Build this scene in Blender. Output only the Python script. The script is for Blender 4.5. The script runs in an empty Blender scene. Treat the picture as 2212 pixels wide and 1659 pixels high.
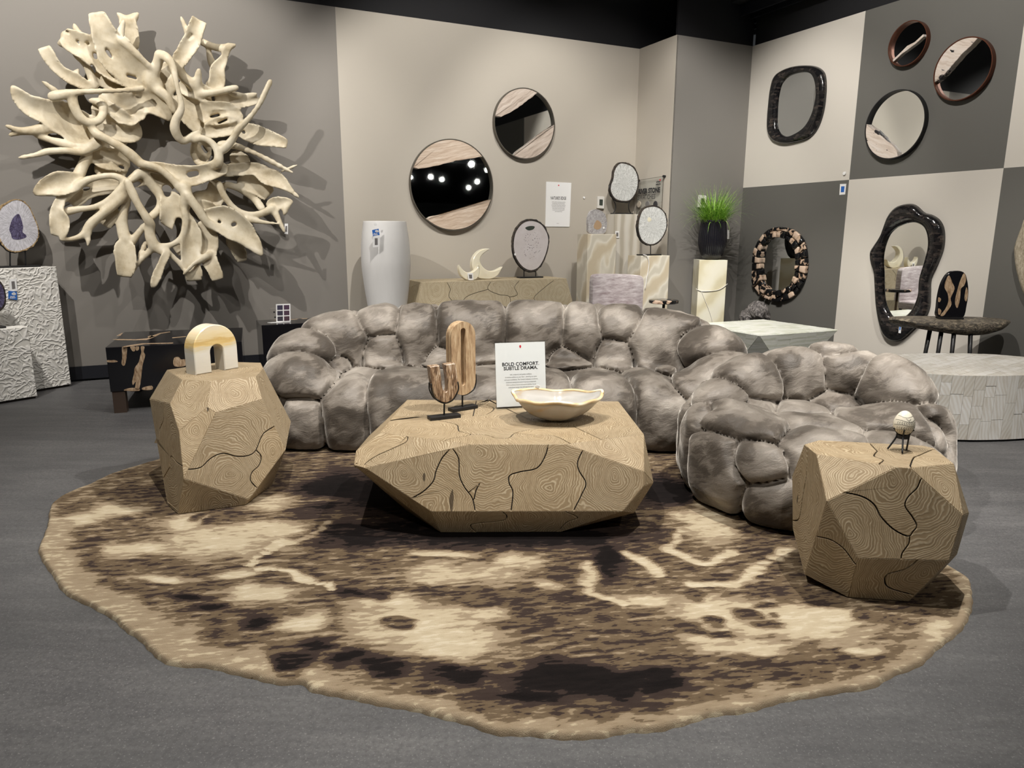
import bpy, bmesh, math, random
import numpy as np
from mathutils import Matrix, Vector
random.seed(7); rng = np.random.RandomState(7)
SC = bpy.context.scene; COL = SC.collection
# ------------------------------------------------------------------ camera
IW, IH, FPX, PITCH, ROLL, YAW, CZ = 2212, 1659, 1537.8, 0.2089, 0.0032, 0.4522, 1.3
cam = bpy.data.cameras.new('camera'); cam.sensor_width = 36; cam.lens = FPX/IW*36; cam.clip_end = 200
camo = bpy.data.objects.new('camera', cam); COL.objects.link(camo)
_f = np.array([0, math.cos(PITCH), -math.sin(PITCH)]); _r = np.array([1., 0, 0]); _u = np.cross(_r, _f)
CR = math.cos(ROLL)*_r+math.sin(ROLL)*_u; CU = -math.sin(ROLL)*_r+math.cos(ROLL)*_u; CF = _f
camo.matrix_world = Matrix(((CR[0], CU[0], -CF[0], 0), (CR[1], CU[1], -CF[1], 0), (CR[2], CU[2], -CF[2], CZ), (0, 0, 0, 1)))
SC.camera = camo
# ------------------------------------------------------------------ world, exposure
wd = bpy.data.worlds.new('world'); SC.world = wd; wd.use_nodes = True
wd.node_tree.nodes['Background'].inputs[0].default_value = (.9, .95, 1, 1)
wd.node_tree.nodes['Background'].inputs[1].default_value = 0.03
vs = SC.view_settings; vs.view_transform = 'Standard'; vs.look = 'None'; vs.gamma = 1; vs.exposure = 0.0; vs.use_curve_mapping = False
SC.cycles.max_bounces = 8; SC.cycles.caustics_reflective = False; SC.cycles.caustics_refractive = False
SC.cycles.sample_clamp_indirect = 4
# ------------------------------------------------------------------ measuring helpers (real positions in metres)
EYE = np.array([0, 0, CZ]); EX = np.array([math.cos(YAW), math.sin(YAW), 0]); EY = np.array([-math.sin(YAW), math.cos(YAW), 0]); EZ = np.array([0, 0, 1.])
def ray(x, y): return CF+CR*((x-IW/2)/FPX)-CU*((y-IH/2)/FPX)
def atz(x, y, z=0.): d = ray(x, y); return EYE+d*((z-CZ)/d[2])
def aty(x, y, Y): d = ray(x, y); return EYE+d*(Y/d[1])
def proj(p):
    d = np.asarray(p, float)-EYE; z = d@CF
    return np.stack([IW/2+FPX*(d@CR)/z, IH/2-FPX*(d@CU)/z], -1)
def room(x, y, z=0.): return EX*x+EY*y+EZ*z
def toroom(p): return np.array([p@EX, p@EY, p[2]])
class Pl:                                   # a plane with its own 2-D axes
    def __init__(s, o, U, V):
        s.o = np.asarray(o, float); s.U = np.asarray(U, float); s.U = s.U/np.linalg.norm(s.U)
        V = np.asarray(V, float); V = V-(V@s.U)*s.U; s.V = V/np.linalg.norm(V); s.N = np.cross(s.U, s.V)
    def uv(s, x, y):
        d = ray(x, y); t = ((s.o-EYE)@s.N)/(d@s.N); p = EYE+t*d-s.o; return (p@s.U, p@s.V)
    def uvs(s, pts): return [s.uv(*p) for p in pts]
    def p(s, u, v, w=0.): return s.o+s.U*u+s.V*v+s.N*w
YB, XR, XC, YC, HT, HP, P1, P2, XP = 7.3618, 6.2913, 5.211, 6.6838, 3.3982, 1.8351, 5.2063, 3.7181, 1.694
def backpl(y=YB): return Pl(room(0, y), EX, EZ)           # normal towards the camera
def rightpl(x=XR): return Pl(room(x, 0), -EY, EZ)
# ------------------------------------------------------------------ mesh helpers
def catm(pts, n=6, closed=True):
    P = np.array(pts, float); N = len(P); out = []
    for i in range(N if closed else N-1):
        if closed: a, b, c, d = P[i-1], P[i], P[(i+1) % N], P[(i+2) % N]
        else: a, b, c, d = P[max(i-1, 0)], P[i], P[i+1], P[min(i+2, N-1)]
        for k in range(n):
            t = k/n; out.append(.5*((2*b)+(-a+c)*t+(2*a-5*b+4*c-d)*t*t+(-a+3*b-3*c+d)*t**3))
    if not closed: out.append(P[-1])
    return [tuple(o) for o in out]
def mesh(name, V, F, mat=None, smooth=False, autosm=None):
    me = bpy.data.meshes.new(name); me.from_pydata([tuple(map(float, v)) for v in V], [], [tuple(map(int, f)) for f in F]); me.update()
    if mat: me.materials.append(mat)
    if smooth: me.polygons.foreach_set('use_smooth', [True]*len(me.polygons))
    if autosm is not None:
        me.polygons.foreach_set('use_smooth', [True]*len(me.polygons)); me.set_sharp_from_angle(angle=math.radians(autosm))
    return me
def tag(o, label=None, cat=None, group=None, kind=None):
    for k, v in (('label', label), ('category', cat), ('group', group), ('kind', kind)):
        if v: o[k] = v
    return o
def empty(name, loc, label, cat, group=None):
    o = bpy.data.objects.new(name, None); COL.objects.link(o); o.location = tuple(map(float, loc)); o.empty_display_size = .05
    return tag(o, label, cat, group)
def wloc(o):
    l = Vector(o.location)
    while o.parent: o = o.parent; l = l+Vector(o.location)
    return np.array(l)
def part(par, name, VF, mat, smooth=False, autosm=None, label=None, kind=None, org=None):
    """one mesh, vertices given in world space; origin at the parent's base (or org)"""
    V, F = VF; V = np.asarray(V, float); base = wloc(par) if par else np.zeros(3)
    o0 = base if org is None else np.asarray(org, float)
    if par is None and org is None: o0 = V.min(0)*[.5, .5, 1]+V.max(0)*[.5, .5, 0]
    o = bpy.data.objects.new(name, mesh(name, V-o0, F, mat, smooth, autosm)); COL.objects.link(o)
    if par: o.parent = par; o.location = tuple(o0-base)
    else: o.location = tuple(o0)
    return tag(o, label, kind=kind)
def join(*vfs):
    V = []; F = []
    for v, f in vfs:
        n = len(V); V += [tuple(x) for x in v]; F += [tuple(i+n for i in q) for q in f]
    return V, F
def box(c, U, V, N, su, sv, sn):            # centred box
    c = np.asarray(c, float); U, V, N = [np.asarray(a, float) for a in (U, V, N)]
    vs_ = [c+U*su*a/2+V*sv*b/2+N*sn*d/2 for d in (-1, 1) for b in (-1, 1) for a in (-1, 1)]
    return vs_, [(0, 2, 3, 1), (4, 5, 7, 6), (0, 1, 5, 4), (2, 6, 7, 3), (0, 4, 6, 2), (1, 3, 7, 5)]
def bevel(VF, w, seg=2):
    bm = bmesh.new(); vs_ = [bm.verts.new(tuple(v)) for v in VF[0]]
    for f in VF[1]:
        try: bm.faces.new([vs_[i] for i in f])
        except ValueError: pass
    bmesh.ops.recalc_face_normals(bm, faces=bm.faces)
    bmesh.ops.bevel(bm, geom=list(bm.edges), offset=w, segments=seg, affect='EDGES', profile=.5, clamp_overlap=True)
    bm.verts.index_update(); r = ([tuple(v.co) for v in bm.verts], [tuple(v.index for v in f.verts) for f in bm.faces]); bm.free(); return r
def rbox(c, U, V, N, su, sv, sn, w=.004, seg=2): return bevel(box(c, U, V, N, su, sv, sn), w, seg)
def area2(p): return .5*sum(p[i-1][0]*p[i][1]-p[i][0]*p[i-1][1] for i in range(len(p)))
def ccw(p): return list(p) if area2(p) > 0 else list(p)[::-1]
def offset2(p, d):                          # move an outline inwards (ccw outline, d>0)
    P = np.array(p); n = len(P); out = []
    for i in range(n):
        a, b, c = P[i-1], P[i], P[(i+1) % n]
        e1 = b-a; e2 = c-b; l1 = np.linalg.norm(e1)+1e-9; l2 = np.linalg.norm(e2)+1e-9
        n1 = np.array([-e1[1], e1[0]])/l1; n2 = np.array([-e2[1], e2[0]])/l2; m = n1+n2; k = max(m@m, .35)
        out.append(b+m*(2*d/k))
    return [tuple(o) for o in out]
def offset_edges(p, ds):                    # inwards offset with one distance per edge (edge i runs from vertex i to i+1)
    P = np.array(p); n = len(P); out = []
    for i in range(n):
        e1 = P[i]-P[i-1]; e2 = P[(i+1) % n]-P[i]; n1 = np.array([-e1[1], e1[0]])/(np.linalg.norm(e1)+1e-9); n2 = np.array([-e2[1], e2[0]])/(np.linalg.norm(e2)+1e-9); d1, d2 = ds[i-1], ds[i]
        cr_ = n1[0]*n2[1]-n1[1]*n2[0]
        if abs(cr_) > .25: q = np.array([(d1*n2[1]-d2*n1[1])/cr_, (n1[0]*d2-n2[0]*d1)/cr_])
        else: m = n1+n2; q = m/(np.linalg.norm(m)+1e-9)*(d1+d2)/2
        l_ = np.linalg.norm(q); q = q*min(1., 3*max(d1, d2)/(l_+1e-9)); out.append(P[i]+q)
    return [tuple(o) for o in out]
def prism(pl, pts, w0, w1, ins=0.):         # extruded outline between two distances from the plane; ins rounds the front rim
    p = ccw(pts); n = len(p); V = [pl.p(*q, w0) for q in p]; F = [tuple(range(n))[::-1]]
    if ins:
        V += [pl.p(*q, w1-ins) for q in p]; V += [pl.p(*q, w1) for q in offset2(p, ins)]; L = 3
    else: V += [pl.p(*q, w1) for q in p]; L = 2
    for k in range(L-1):
        for i in range(n): j = (i+1) % n; F.append((k*n+i, k*n+j, (k+1)*n+j, (k+1)*n+i))
    F.append(tuple(range((L-1)*n, L*n))); return V, F
def ringp(pl, outer, inner, w0, w1):        # annular prism, outlines with the same count
    n = len(outer); V = []
    for w in (w0, w1):
        V += [pl.p(*q, w) for q in outer]; V += [pl.p(*q, w) for q in inner]
    F = []
    for i in range(n):
        j = (i+1) % n; F += [(2*n+i, 2*n+j, 3*n+j, 3*n+i), (j, i, n+i, n+j), (i, j, 2*n+j, 2*n+i), (n+j, n+i, 3*n+i, 3*n+j)]
    return V, F
def dome_frame(pl, outer, inner, w0, h, k=8): # frame with a rounded section between two outlines
    n = len(outer); O = np.array(outer); I = np.array(inner); V = []
    for s in range(k+1):
        t = s/k; a = math.pi*t; m = O*(.5+.5*math.cos(a))+I*(.5-.5*math.cos(a)); w = w0+h*math.sin(a)**.75
        V += [pl.p(*q, w) for q in m]
    F = []
    for s in range(k):
        for i in range(n): j = (i+1) % n; F.append((s*n+i, s*n+j, (s+1)*n+j, (s+1)*n+i))
    F += [((k)*n+i, (k)*n+(i+1) % n, (i+1) % n, i) for i in range(n)]
    return V, F
def tube(pts, r, k=8, caps=True):
    P = np.array(pts, float); n = len(P); R = np.full(n, r) if np.isscalar(r) else np.array(r, float); V = []; F = []; up = None
    for i in range(n):
        t = P[min(i+1, n-1)]-P[max(i-1, 0)]; t = t/(np.linalg.norm(t)+1e-12)
        if up is None: up = np.cross(t, [0, 0, 1.]) if abs(t[2]) < .9 else np.cross(t, [1., 0, 0])
        up = up-(up@t)*t; up = up/np.linalg.norm(up); b = np.cross(t, up)
        for j in range(k): a = 2*math.pi*j/k; V.append(P[i]+R[i]*(up*math.cos(a)+b*math.sin(a)))
    for i in range(n-1):
        for j in range(k): q = (j+1) % k; F.append((i*k+j, i*k+q, (i+1)*k+q, (i+1)*k+j))
    if caps: F += [tuple(range(k))[::-1], tuple(range((n-1)*k, n*k))]
    return V, F
def lathe(c, prof, k=32, fr=None):          # prof: (r, z); fr(angle, i) scales the radius
    V = []; F = []; n = len(prof)
    for i, (r, z) in enumerate(prof):
        for j in range(k):
            a = 2*math.pi*j/k; q = r*(fr(a, i) if fr else 1); V.append((c[0]+q*math.cos(a), c[1]+q*math.sin(a), c[2]+z))
    for i in range(n-1):
        for j in range(k): q = (j+1) % k; F.append((i*k+j, i*k+q, (i+1)*k+q, (i+1)*k+j))
    F += [tuple(range(k))[::-1], tuple(range((n-1)*k, n*k))]; return V, F
def surfnet(D, org, h):                     # smooth surface of a distance field (numpy surface nets)
    S = D < 0; nx, ny, nz = D.shape; cs = (nx-1, ny-1, nz-1)
    acc = np.zeros(cs+(3,), np.float32); cnt = np.zeros(cs, np.float32)
    cor = [(a, b, c) for a in (0, 1) for b in (0, 1) for c in (0, 1)]
    sl = lambda A, c: A[c[0]:nx-1+c[0], c[1]:ny-1+c[1], c[2]:nz-1+c[2]]
    for a in cor:
        for ax in range(3):
            if a[ax]: continue
            b = list(a); b[ax] = 1; da = sl(D, a); db = sl(D, b); m = sl(S, a) != sl(S, b)
            t = np.where(m, da/np.where(m, da-db, 1), 0)
            for q in range(3): acc[..., q] += np.where(m, a[q]+(t if q == ax else 0), 0)
            cnt += m
    msk = cnt > 0; idx = np.full(cs, -1, np.int64); idx[msk] = np.arange(msk.sum())
    I = np.argwhere(msk); V = (I+acc[msk]/cnt[msk][:, None])*h+np.asarray(org); Fs = []
    for ax in range(3):
        u, v = (ax+1) % 3, (ax+2) % 3; s0 = [slice(None)]*3; s1 = [slice(None)]*3; s0[ax] = slice(0, -1); s1[ax] = slice(1, None)
        m = S[tuple(s0)] != S[tuple(s1)]; E_ = np.argwhere(m); flip = S[tuple(s0)][m]
        ok = (E_[:, u] > 0) & (E_[:, v] > 0) & (E_[:, u] < D.shape[u]-1) & (E_[:, v] < D.shape[v]-1); E_ = E_[ok]; flip = flip[ok]
        q = []
        for du, dv in ((-1, -1), (0, -1), (0, 0), (-1, 0)):
            c = E_.copy(); c[:, u] += du; c[:, v] += dv; q.append(idx[c[:, 0], c[:, 1], c[:, 2]])
        q = np.stack(q, 1); q[~flip] = q[~flip][:, ::-1]; Fs.append(q)
    return V, np.concatenate(Fs)
def text(par, body, pl, u, v, w, size, mat, align='CENTER', off=0., name='lettering', label=None, sx=1.0):
    cu = bpy.data.curves.new(name, 'FONT'); cu.body = body; cu.size = size; cu.align_x = align; cu.align_y = 'CENTER'; cu.offset = off; cu.space_line = .85; cu.resolution_u = 3
    t = bpy.data.objects.new('tmp', cu); COL.objects.link(t); bpy.context.view_layer.update()
    me = bpy.data.meshes.new_from_object(t.evaluated_get(bpy.context.evaluated_depsgraph_get())); me.name = name
    bpy.data.objects.remove(t); me.materials.clear(); me.materials.append(mat)
    base = wloc(par)
    co = [base*0+pl.p(u+q.co.x*sx, v+q.co.y, w)-base for q in me.vertices]
    for q, c in zip(me.vertices, co): q.co = tuple(c)
    o = bpy.data.objects.new(name, me); COL.objects.link(o); o.parent = par; return tag(o, label)
# ------------------------------------------------------------------ materials
class NT:
    def __init__(s, name):
        s.m = bpy.data.materials.new(name); s.m.use_nodes = True; s.t = s.m.node_tree; s.b = s.t.nodes['Principled BSDF']; s.x = s.t.links
    def n(s, ty, **kw):
        nd = s.t.nodes.new('ShaderNode'+ty)
        for k, v in kw.items():
            if k[0] == '_': setattr(nd, k[1:], v)
            else:
                i = nd.inputs[int(k[1:])] if k[0] == 'i' and k[1:].isdigit() else nd.inputs[k.replace('_', ' ')]
                if hasattr(v, 'is_output'): s.x.new(v, i)
                else: i.default_value = v
        return nd
    def obj(s): return s.n('TexCoord').outputs['Object']
    def mapv(s, vec, sc=(1, 1, 1), rot=(0, 0, 0), loc=(0, 0, 0)): return s.n('Mapping', Vector=vec, Scale=sc, Rotation=rot, Location=loc).outputs[0]
    def noise(s, vec, scale, detail=3., rough=.55, dist=0., out=0): return s.n('TexNoise', Vector=vec, Scale=float(scale), Detail=float(detail), Roughness=rough, Distortion=dist).outputs[out]
    def ramp(s, f, stops, ip='LINEAR'):
        r = s.n('ValToRGB', Fac=f); r.color_ramp.interpolation = ip; e = r.color_ramp.elements
        while len(e) < len(stops): e.new(.5)
        for q, (p, c) in zip(e, stops): q.position = p; q.color = (*c, 1) if len(c) == 3 else c
        return r.outputs[0]
    def mix(s, f, a, b, bl='MIX'):
        nd = s.n('Mix', _data_type='RGBA', _blend_type=bl)
        for i, v in ((0, f), (6, a), (7, b)):
            if hasattr(v, 'is_output'): s.x.new(v, nd.inputs[i])
            else: nd.inputs[i].default_value = v if i == 0 else (*v, 1)
        return nd.outputs[2]
    def math(s, op, a, b=0., c=0.):
        nd = s.n('Math', _operation=op)
        for i, v in enumerate((a, b, c)):
            if hasattr(v, 'is_output'): s.x.new(v, nd.inputs[i])
            else: nd.inputs[i].default_value = v
        return nd.outputs[0]
    def vm(s, op, a, b=(0, 0, 0), sc=1.):
        nd = s.n('VectorMath', _operation=op)
        for i, v in enumerate((a, b)):
            if hasattr(v, 'is_output'): s.x.new(v, nd.inputs[i])
            else: nd.inputs[i].default_value = v
        nd.inputs[3].default_value = sc
        return nd.outputs[1] if op == 'LENGTH' else nd.outputs[0]
    def bump(s, h, st=.3, d=.01): s.x.new(s.n('Bump', Height=h, Strength=st, Distance=d).outputs[0], s.b.inputs['Normal'])
    def col(s, c):
        if hasattr(c, 'is_output'): s.x.new(c, s.b.inputs['Base Color'])
        else: s.b.inputs['Base Color'].default_value = (*c, 1)
    def set(s, **kw):
        for k, v in kw.items():
            i = s.b.inputs[k.replace('_', ' ')]
            if hasattr(v, 'is_output'): s.x.new(v, i)
            else: i.default_value = v
        return s.m
def plain(name, c, rough=.5, metal=0., **kw): t = NT(name); t.col(c); return t.set(Roughness=rough, Metallic=metal, **kw)
def paint(name, c):
    t = NT(name); p = t.n('TexCoord').outputs['Object']; n = t.noise(p, 1.3, 4); c2 = tuple(x*.94 for x in c); t.col(t.mix(n, c2, c)); t.bump(t.noise(p, 180, 2), .06, .002); return t.set(Roughness=.75)
M = {}
M['grey'] = paint('paint_grey', (.235, .218, .198)); M['beige'] = paint('paint_beige', (.50, .46, .40)); M['colgrey'] = paint('paint_column', (.215, .203, .188))
M['pdark'] = paint('panel_dark', (.125, .121, .110)); M['plight'] = paint('panel_light', (.66, .62, .56))
M['black'] = plain('ceiling_black', (.006, .006, .008), .8); M['base'] = plain('baseboard', (.012, .013, .018), .45)
M['rear'] = paint('paint_rear', (.30, .32, .34))
M['iron'] = plain('black_iron', (.008, .008, .009), .45); M['white'] = plain('white_card', (.86, .86, .86), .5); M['ink'] = plain('ink', (.012, .012, .015), .6)
M['greyink'] = plain('small_print', (.16, .15, .15), .7); M['blue'] = plain('blue_tag', (.02, .13, .48), .5); M['red'] = plain('red_pin', (.6, .02, .04), .5)
M['glass'] = plain('mirror_glass', (.93, .95, .94), .015, 1.0); M['lcd'] = plain('lcd', (.05, .06, .05), .2); M['plastic'] = plain('white_plastic', (.72, .70, .66), .4)
t = NT('clear_acrylic'); tr = t.n('BsdfTransparent', Color=(.97, .98, .98, 1)); gl = t.n('BsdfGlossy', Roughness=.02); mx = t.n('MixShader', i0=.04, i1=tr.outputs[0], i2=gl.outputs[0]); t.x.new(mx.outputs[0], t.t.nodes['Material Output'].inputs[0]); M['acryl'] = t.m
M['bronze'] = plain('bronze', (.10, .065, .045), .35, .9); M['copper'] = plain('copper_rim', (.16, .06, .035), .4, .7); M['pewter'] = plain('pewter_rim', (.16, .145, .12), .38, .7)
M['darkwoodleg'] = plain('brown_leg', (.055, .036, .026), .5)
M['groove'] = plain('dark_groove', (.012, .009, .007), .9)
t = NT('concrete'); p = t.obj(); a = t.noise(p, .9, 6, .6); b = t.noise(t.mapv(p, (1, 6, 1), (0, 0, .35)), 2.2, 5, .65); c = t.noise(p, 60, 3, .7)
k = t.ramp(t.math('ADD', t.math('MULTIPLY', a, .55), t.math('MULTIPLY', b, .45)), [(.28, (.056, .056, .059)), (.5, (.092, .091, .093)), (.72, (.150, .147, .146))])
v = t.n('TexVoronoi', Vector=t.vm('ADD', p, t.vm('SCALE', t.noise(p, 1.1, 4, .6, 0, 1), sc=1.3)), Scale=.8, _feature='DISTANCE_TO_EDGE').outputs[0]
k = t.mix(t.math('MULTIPLY', t.math('LESS_THAN', v, .004), .16), k, (.05, .048, .047)); k = t.mix(t.ramp(c, [(.42, (0, 0, 0)), (.66, (.55,)*3)]), k, (.05, .05, .052)); k = t.mix(t.ramp(t.noise(p, 150, 2, .6), [(.60, (0, 0, 0)), (.70, (.5,)*3)]), k, (.26, .255, .25)); sc_n = t.noise(t.mapv(t.vm('ADD', p, t.vm('SCALE', t.noise(p, 2, 3, .6, 0, 1), sc=.4)), (1, 14, 1), (0, 0, 1.1)), 3, 3, .6); k = t.mix(t.ramp(sc_n, [(.62, (0, 0, 0)), (.72, (.4,)*3)]), k, (.05, .05, .05)); t.col(k)
t.bump(c, .12, .004); M['floor'] = t.set(Roughness=t.ramp(a, [(.3, (.42,)*3), (.7, (.62,)*3)]), Specular_IOR_Level=.35)
def woodmat(name, c0, c1, line, sc=24., soft=0.):
    t = NT(name); p = t.obj(); r = t.n('ObjectInfo').outputs['Random']
    off = t.n('CombineXYZ', X=t.math('MULTIPLY', r, 31.), Y=t.math('MULTIPLY', r, 17.)).outputs[0]; q = t.vm('ADD', p, off)
    w = t.vm('SUBTRACT', t.noise(q, 5., 2, .5, 0, 1), (.5, .5, .5)); w2 = t.vm('SUBTRACT', t.noise(q, 22., 2, .5, 0, 1), (.5, .5, .5))
    pp = t.vm('ADD', t.vm('ADD', p, t.vm('SCALE', w, sc=.16)), t.vm('SCALE', w2, sc=.018)); pp = t.mapv(pp, (1, .82, 0))
    L = t.vm('LENGTH', pp); L = t.math('ADD', L, t.math('MULTIPLY', t.noise(t.mapv(q, (1, 1, 1)), 9, 2), .03)); s = t.math('SINE', t.math('MULTIPLY', L, sc*31)); s2 = t.math('SINE', t.math('MULTIPLY', L, sc*7.3)); s3 = t.math('SINE', t.math('MULTIPLY', L, sc*53))
    fine = t.noise(q, 75, 3, .7); fine2 = t.noise(q, 11, 2, .5)
    f = t.math('ADD', t.math('MULTIPLY', s, .36), t.math('ADD', t.math('MULTIPLY', s3, .14), .5)); f = t.math('MULTIPLY', f, t.math('ADD', t.math('MULTIPLY', fine, .8), t.math('MULTIPLY', fine2, .8)))
    k = t.mix(t.math('ADD', t.math('MULTIPLY', s2, .3), .5), c0, c1); k = t.mix(t.ramp(f, [(.38, (0, 0, 0)), (.78, (.66,)*3)]), k, line)
    big = t.noise(q, 3.5, 3); k = t.mix(t.math('MULTIPLY', big, .35), k, tuple(x*.7 for x in c0), 'MIX')
    dk = t.math('LESS_THAN', t.noise(t.mapv(q, (1, .25, 1), (0, 0, .6)), 14, 2, .5), .235); k = t.mix(t.math('MULTIPLY', dk, .8), k, (.03, .02, .012))
    k = t.mix(1., k, t.ramp(r, [(0, (.9, .9, .9)), (1, (1.06, 1.04, 1.0))]), 'MULTIPLY')
    t.col(k); t.bump(f, .25, .002); return t.set(Roughness=.62, Specular_IOR_Level=.3)
M['wood'] = woodmat('bleached_teak', (.25, .185, .108), (.335, .253, .155), (.63, .54, .39))
M['wood2'] = woodmat('pale_teak', (.33, .27, .175), (.42, .355, .245), (.62, .56, .44), 20.)
t = NT('velvet'); p = t.obj(); w = t.vm('ADD', p, t.vm('SCALE', t.noise(p, 6., 2, .5, 0, 1), sc=.12)); w = t.mapv(w, (1, 1, 1.5), (.3, .5, .2))
a = t.noise(w, 3.6, 2, .5, .1); b = t.noise(t.mapv(w, (1, 1, 2.6), (0, .7, .3)), 12., 4, .7, .2); c = t.noise(p, 140, 3, .7); d = t.noise(p, 6.5, 2, .5)
f = t.math('ADD', t.math('MULTIPLY', a, .74), t.math('MULTIPLY', b, .26)); f = t.math('ADD', f, t.math('MULTIPLY', t.math('SUBTRACT', c, .5), .05))
t.col(t.ramp(f, [(.38, (.066, .055, .045)), (.45, (.088, .074, .061)), (.485, (.155, .134, .113)), (.56, (.205, .181, .156)), (.60, (.27, .240, .208)), (.70, (.36, .325, .285))]))
t.bump(t.math('ADD', t.math('ADD', t.math('MULTIPLY', b, .5), t.math('MULTIPLY', c, .10)), t.math('MULTIPLY', d, .9)), .35, .025)
M['velvet'] = t.set(Roughness=.5, Sheen_Weight=.9, Sheen_Roughness=.3, Sheen_Tint=(1, .94, .86, 1), Specular_IOR_Level=.3)
t = NT('cast_root'); p = t.obj(); a = t.noise(p, 5, 4, .6); b = t.noise(p, 26, 4, .6)
t.col(t.ramp(t.math('ADD', t.math('MULTIPLY', a, .7), t.math('MULTIPLY', b, .3)), [(.32, (.48, .39, .25)), (.5, (.65, .57, .42)), (.68, (.75, .68, .54))])); t.bump(b, .15, .004); M['root'] = t.set(Roughness=.48)
def onyx(name, stops, rot=(.3, .2, 0), sc=(1, 1, 1), freq=5., dist=5., rough=.22, trans=0.):
    t = NT(name); p = t.obj(); r = t.n('ObjectInfo').outputs['Random']; p = t.vm('ADD', p, t.n('CombineXYZ', X=t.math('MULTIPLY', r, 9.), Y=t.math('MULTIPLY', r, 23.), Z=t.math('MULTIPLY', r, 5.)).outputs[0])
    q = t.mapv(p, sc, rot); a = t.n('TexWave', _wave_type='BANDS', _bands_direction='Z', Vector=q, Scale=freq, Distortion=dist, Detail=3., Detail_Scale=1.2).outputs['Fac']
    b = t.noise(q, 9, 4, .6); t.col(t.ramp(t.math('ADD', t.math('MULTIPLY', a, .65), t.math('MULTIPLY', b, .35)), stops)); return t.set(Roughness=rough, Subsurface_Weight=trans, Subsurface_Radius=(.03, .025, .02), Subsurface_Scale=1.)
M['onyxped'] = onyx('onyx_beige', [(.25, (.58, .50, .37)), (.5, (.68, .62, .50)), (.62, (.75, .71, .62)), (.8, (.60, .56, .47))], (0, .9, .3), (1, 1, .6), 1.6, 9.)
M['onyxgrey'] = onyx('onyx_grey', [(.25, (.45, .41, .34)), (.5, (.58, .54, .47)), (.8, (.63, .60, .54))], (0, 1.5, 0), (1, 1, .3), 3., 4.)
M['onyxcream'] = onyx('onyx_cream', [(.2, (.66, .60, .42)), (.5, (.78, .74, .58)), (.8, (.82, .79, .66))], (.4, .6, 0), (1, 1, 1), 1.2, 8.)
M['onyxgreen'] = onyx('onyx_pale_green', [(.1, (.66, .68, .57)), (.35, (.78, .80, .71)), (.7, (.86, .87, .81)), (.95, (.72, .75, .65))], (0, .08, 0), (.5, .5, 1), 5., 5.)
t = NT('onyx_white_mosaic'); p = t.obj(); r = t.n('ObjectInfo').outputs['Random']; rv_ = t.n('CombineXYZ', X=t.math('MULTIPLY', r, 6.3), Y=t.math('MULTIPLY', r, 29.), Z=t.math('MULTIPLY', r, 3.)).outputs[0]; mp = t.n('Mapping', Vector=t.vm('ADD', p, rv_), Rotation=t.n('CombineXYZ', X=t.math('MULTIPLY', r, .5), Y=t.math('ADD', t.math('MULTIPLY', r, 1.1), 1.0)).outputs[0]).outputs[0]
w = t.n('TexWave', _bands_direction='Z', Vector=mp, Scale=14., Distortion=5., Detail=3., Detail_Scale=.5).outputs['Fac']; k = t.ramp(t.math('ADD', t.math('MULTIPLY', w, .2), t.math('MULTIPLY', t.noise(t.mapv(mp, (1, 1, 6)), 5, 4), .8)), [(.25, (.62, .58, .51)), (.45, (.71, .68, .63)), (.6, (.78, .77, .74)), (.8, (.84, .83, .81))]); t.col(t.mix(1., k, t.ramp(r, [(0, (.86, .84, .80)), (1, (1.05, 1.05, 1.05))]), 'MULTIPLY')); M['onyxwhite'] = t.set(Roughness=.22)
M['onyxbowl'] = onyx('onyx_bowl', [(.08, (.44, .32, .18)), (.2, (.42, .39, .35)), (.6, (.47, .455, .43)), (.9, (.40, .39, .37))], (.3, .3, 0), (1, 1, 1.4), 2.2, 7., .12, .1)
M['bowlrim'] = onyx('onyx_rim', [(.2, (.62, .46, .26)), (.6, (.78, .66, .46)), (.9, (.85, .78, .64))], (0, 0, 0), (1, 1, 1), 9., 5.)
M['crescent'] = plain('crescent_onyx', (.80, .75, .60), .25, 0, Subsurface_Weight=.15, Subsurface_Radius=(.02, .02, .01))
t = NT('arch_onyx'); p = t.obj(); q = t.vm('ADD', p, t.vm('SCALE', t.noise(p, 7, 3, .5, 0, 1), sc=.05)); z = t.n('SeparateXYZ', Vector=q).outputs[2]
w = t.noise(t.mapv(p, (2, 2, 14)), 6, 4, .6, .4)
k = t.ramp(t.math('ADD', t.math('MULTIPLY', z, 3.6), t.math('MULTIPLY', t.math('SUBTRACT', w, .5), .22)), [(.10, (.60, .57, .50)), (.48, (.70, .67, .60)), (.55, (.66, .60, .46)), (.61, (.72, .54, .24)), (.68, (.62, .43, .17)), (.74, (.74, .60, .34)), (.86, (.80, .68, .45)), (.97, (.76, .68, .54))]); t.col(k); M['arch'] = t.set(Roughness=.2, Subsurface_Weight=.2, Subsurface_Radius=(.02, .015, .01))
t = NT('petrified_black'); p = t.obj(); q = t.vm('ADD', p, t.vm('SCALE', t.noise(p, 4, 3, .6, 0, 1), sc=.25)); a = t.noise(t.mapv(q, (1, 1, .28)), 4.2, 3, .5)
g = t.noise(t.mapv(p, (9, 9, 1.5)), 9, 3, .6); k = t.mix(g, (.30, .19, .11), (.58, .44, .30)); k = t.mix(t.ramp(a, [(.62, (0, 0, 0)), (.64, (1, 1, 1))]), (.008, .008, .010), k); t.col(k); M['petri'] = t.set(Roughness=.12)
M['petriblk'] = plain('petrified_gloss', (.008, .008, .010), .10)
t = NT('petrified_vein'); p = t.obj(); g = t.noise(t.mapv(p, (20, 20, 5)), 5, 4, .7); t.col(t.ramp(g, [(.3, (.16, .09, .05)), (.5, (.42, .29, .18)), (.7, (.62, .49, .35))])); M['vein'] = t.set(Roughness=.3)
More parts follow.
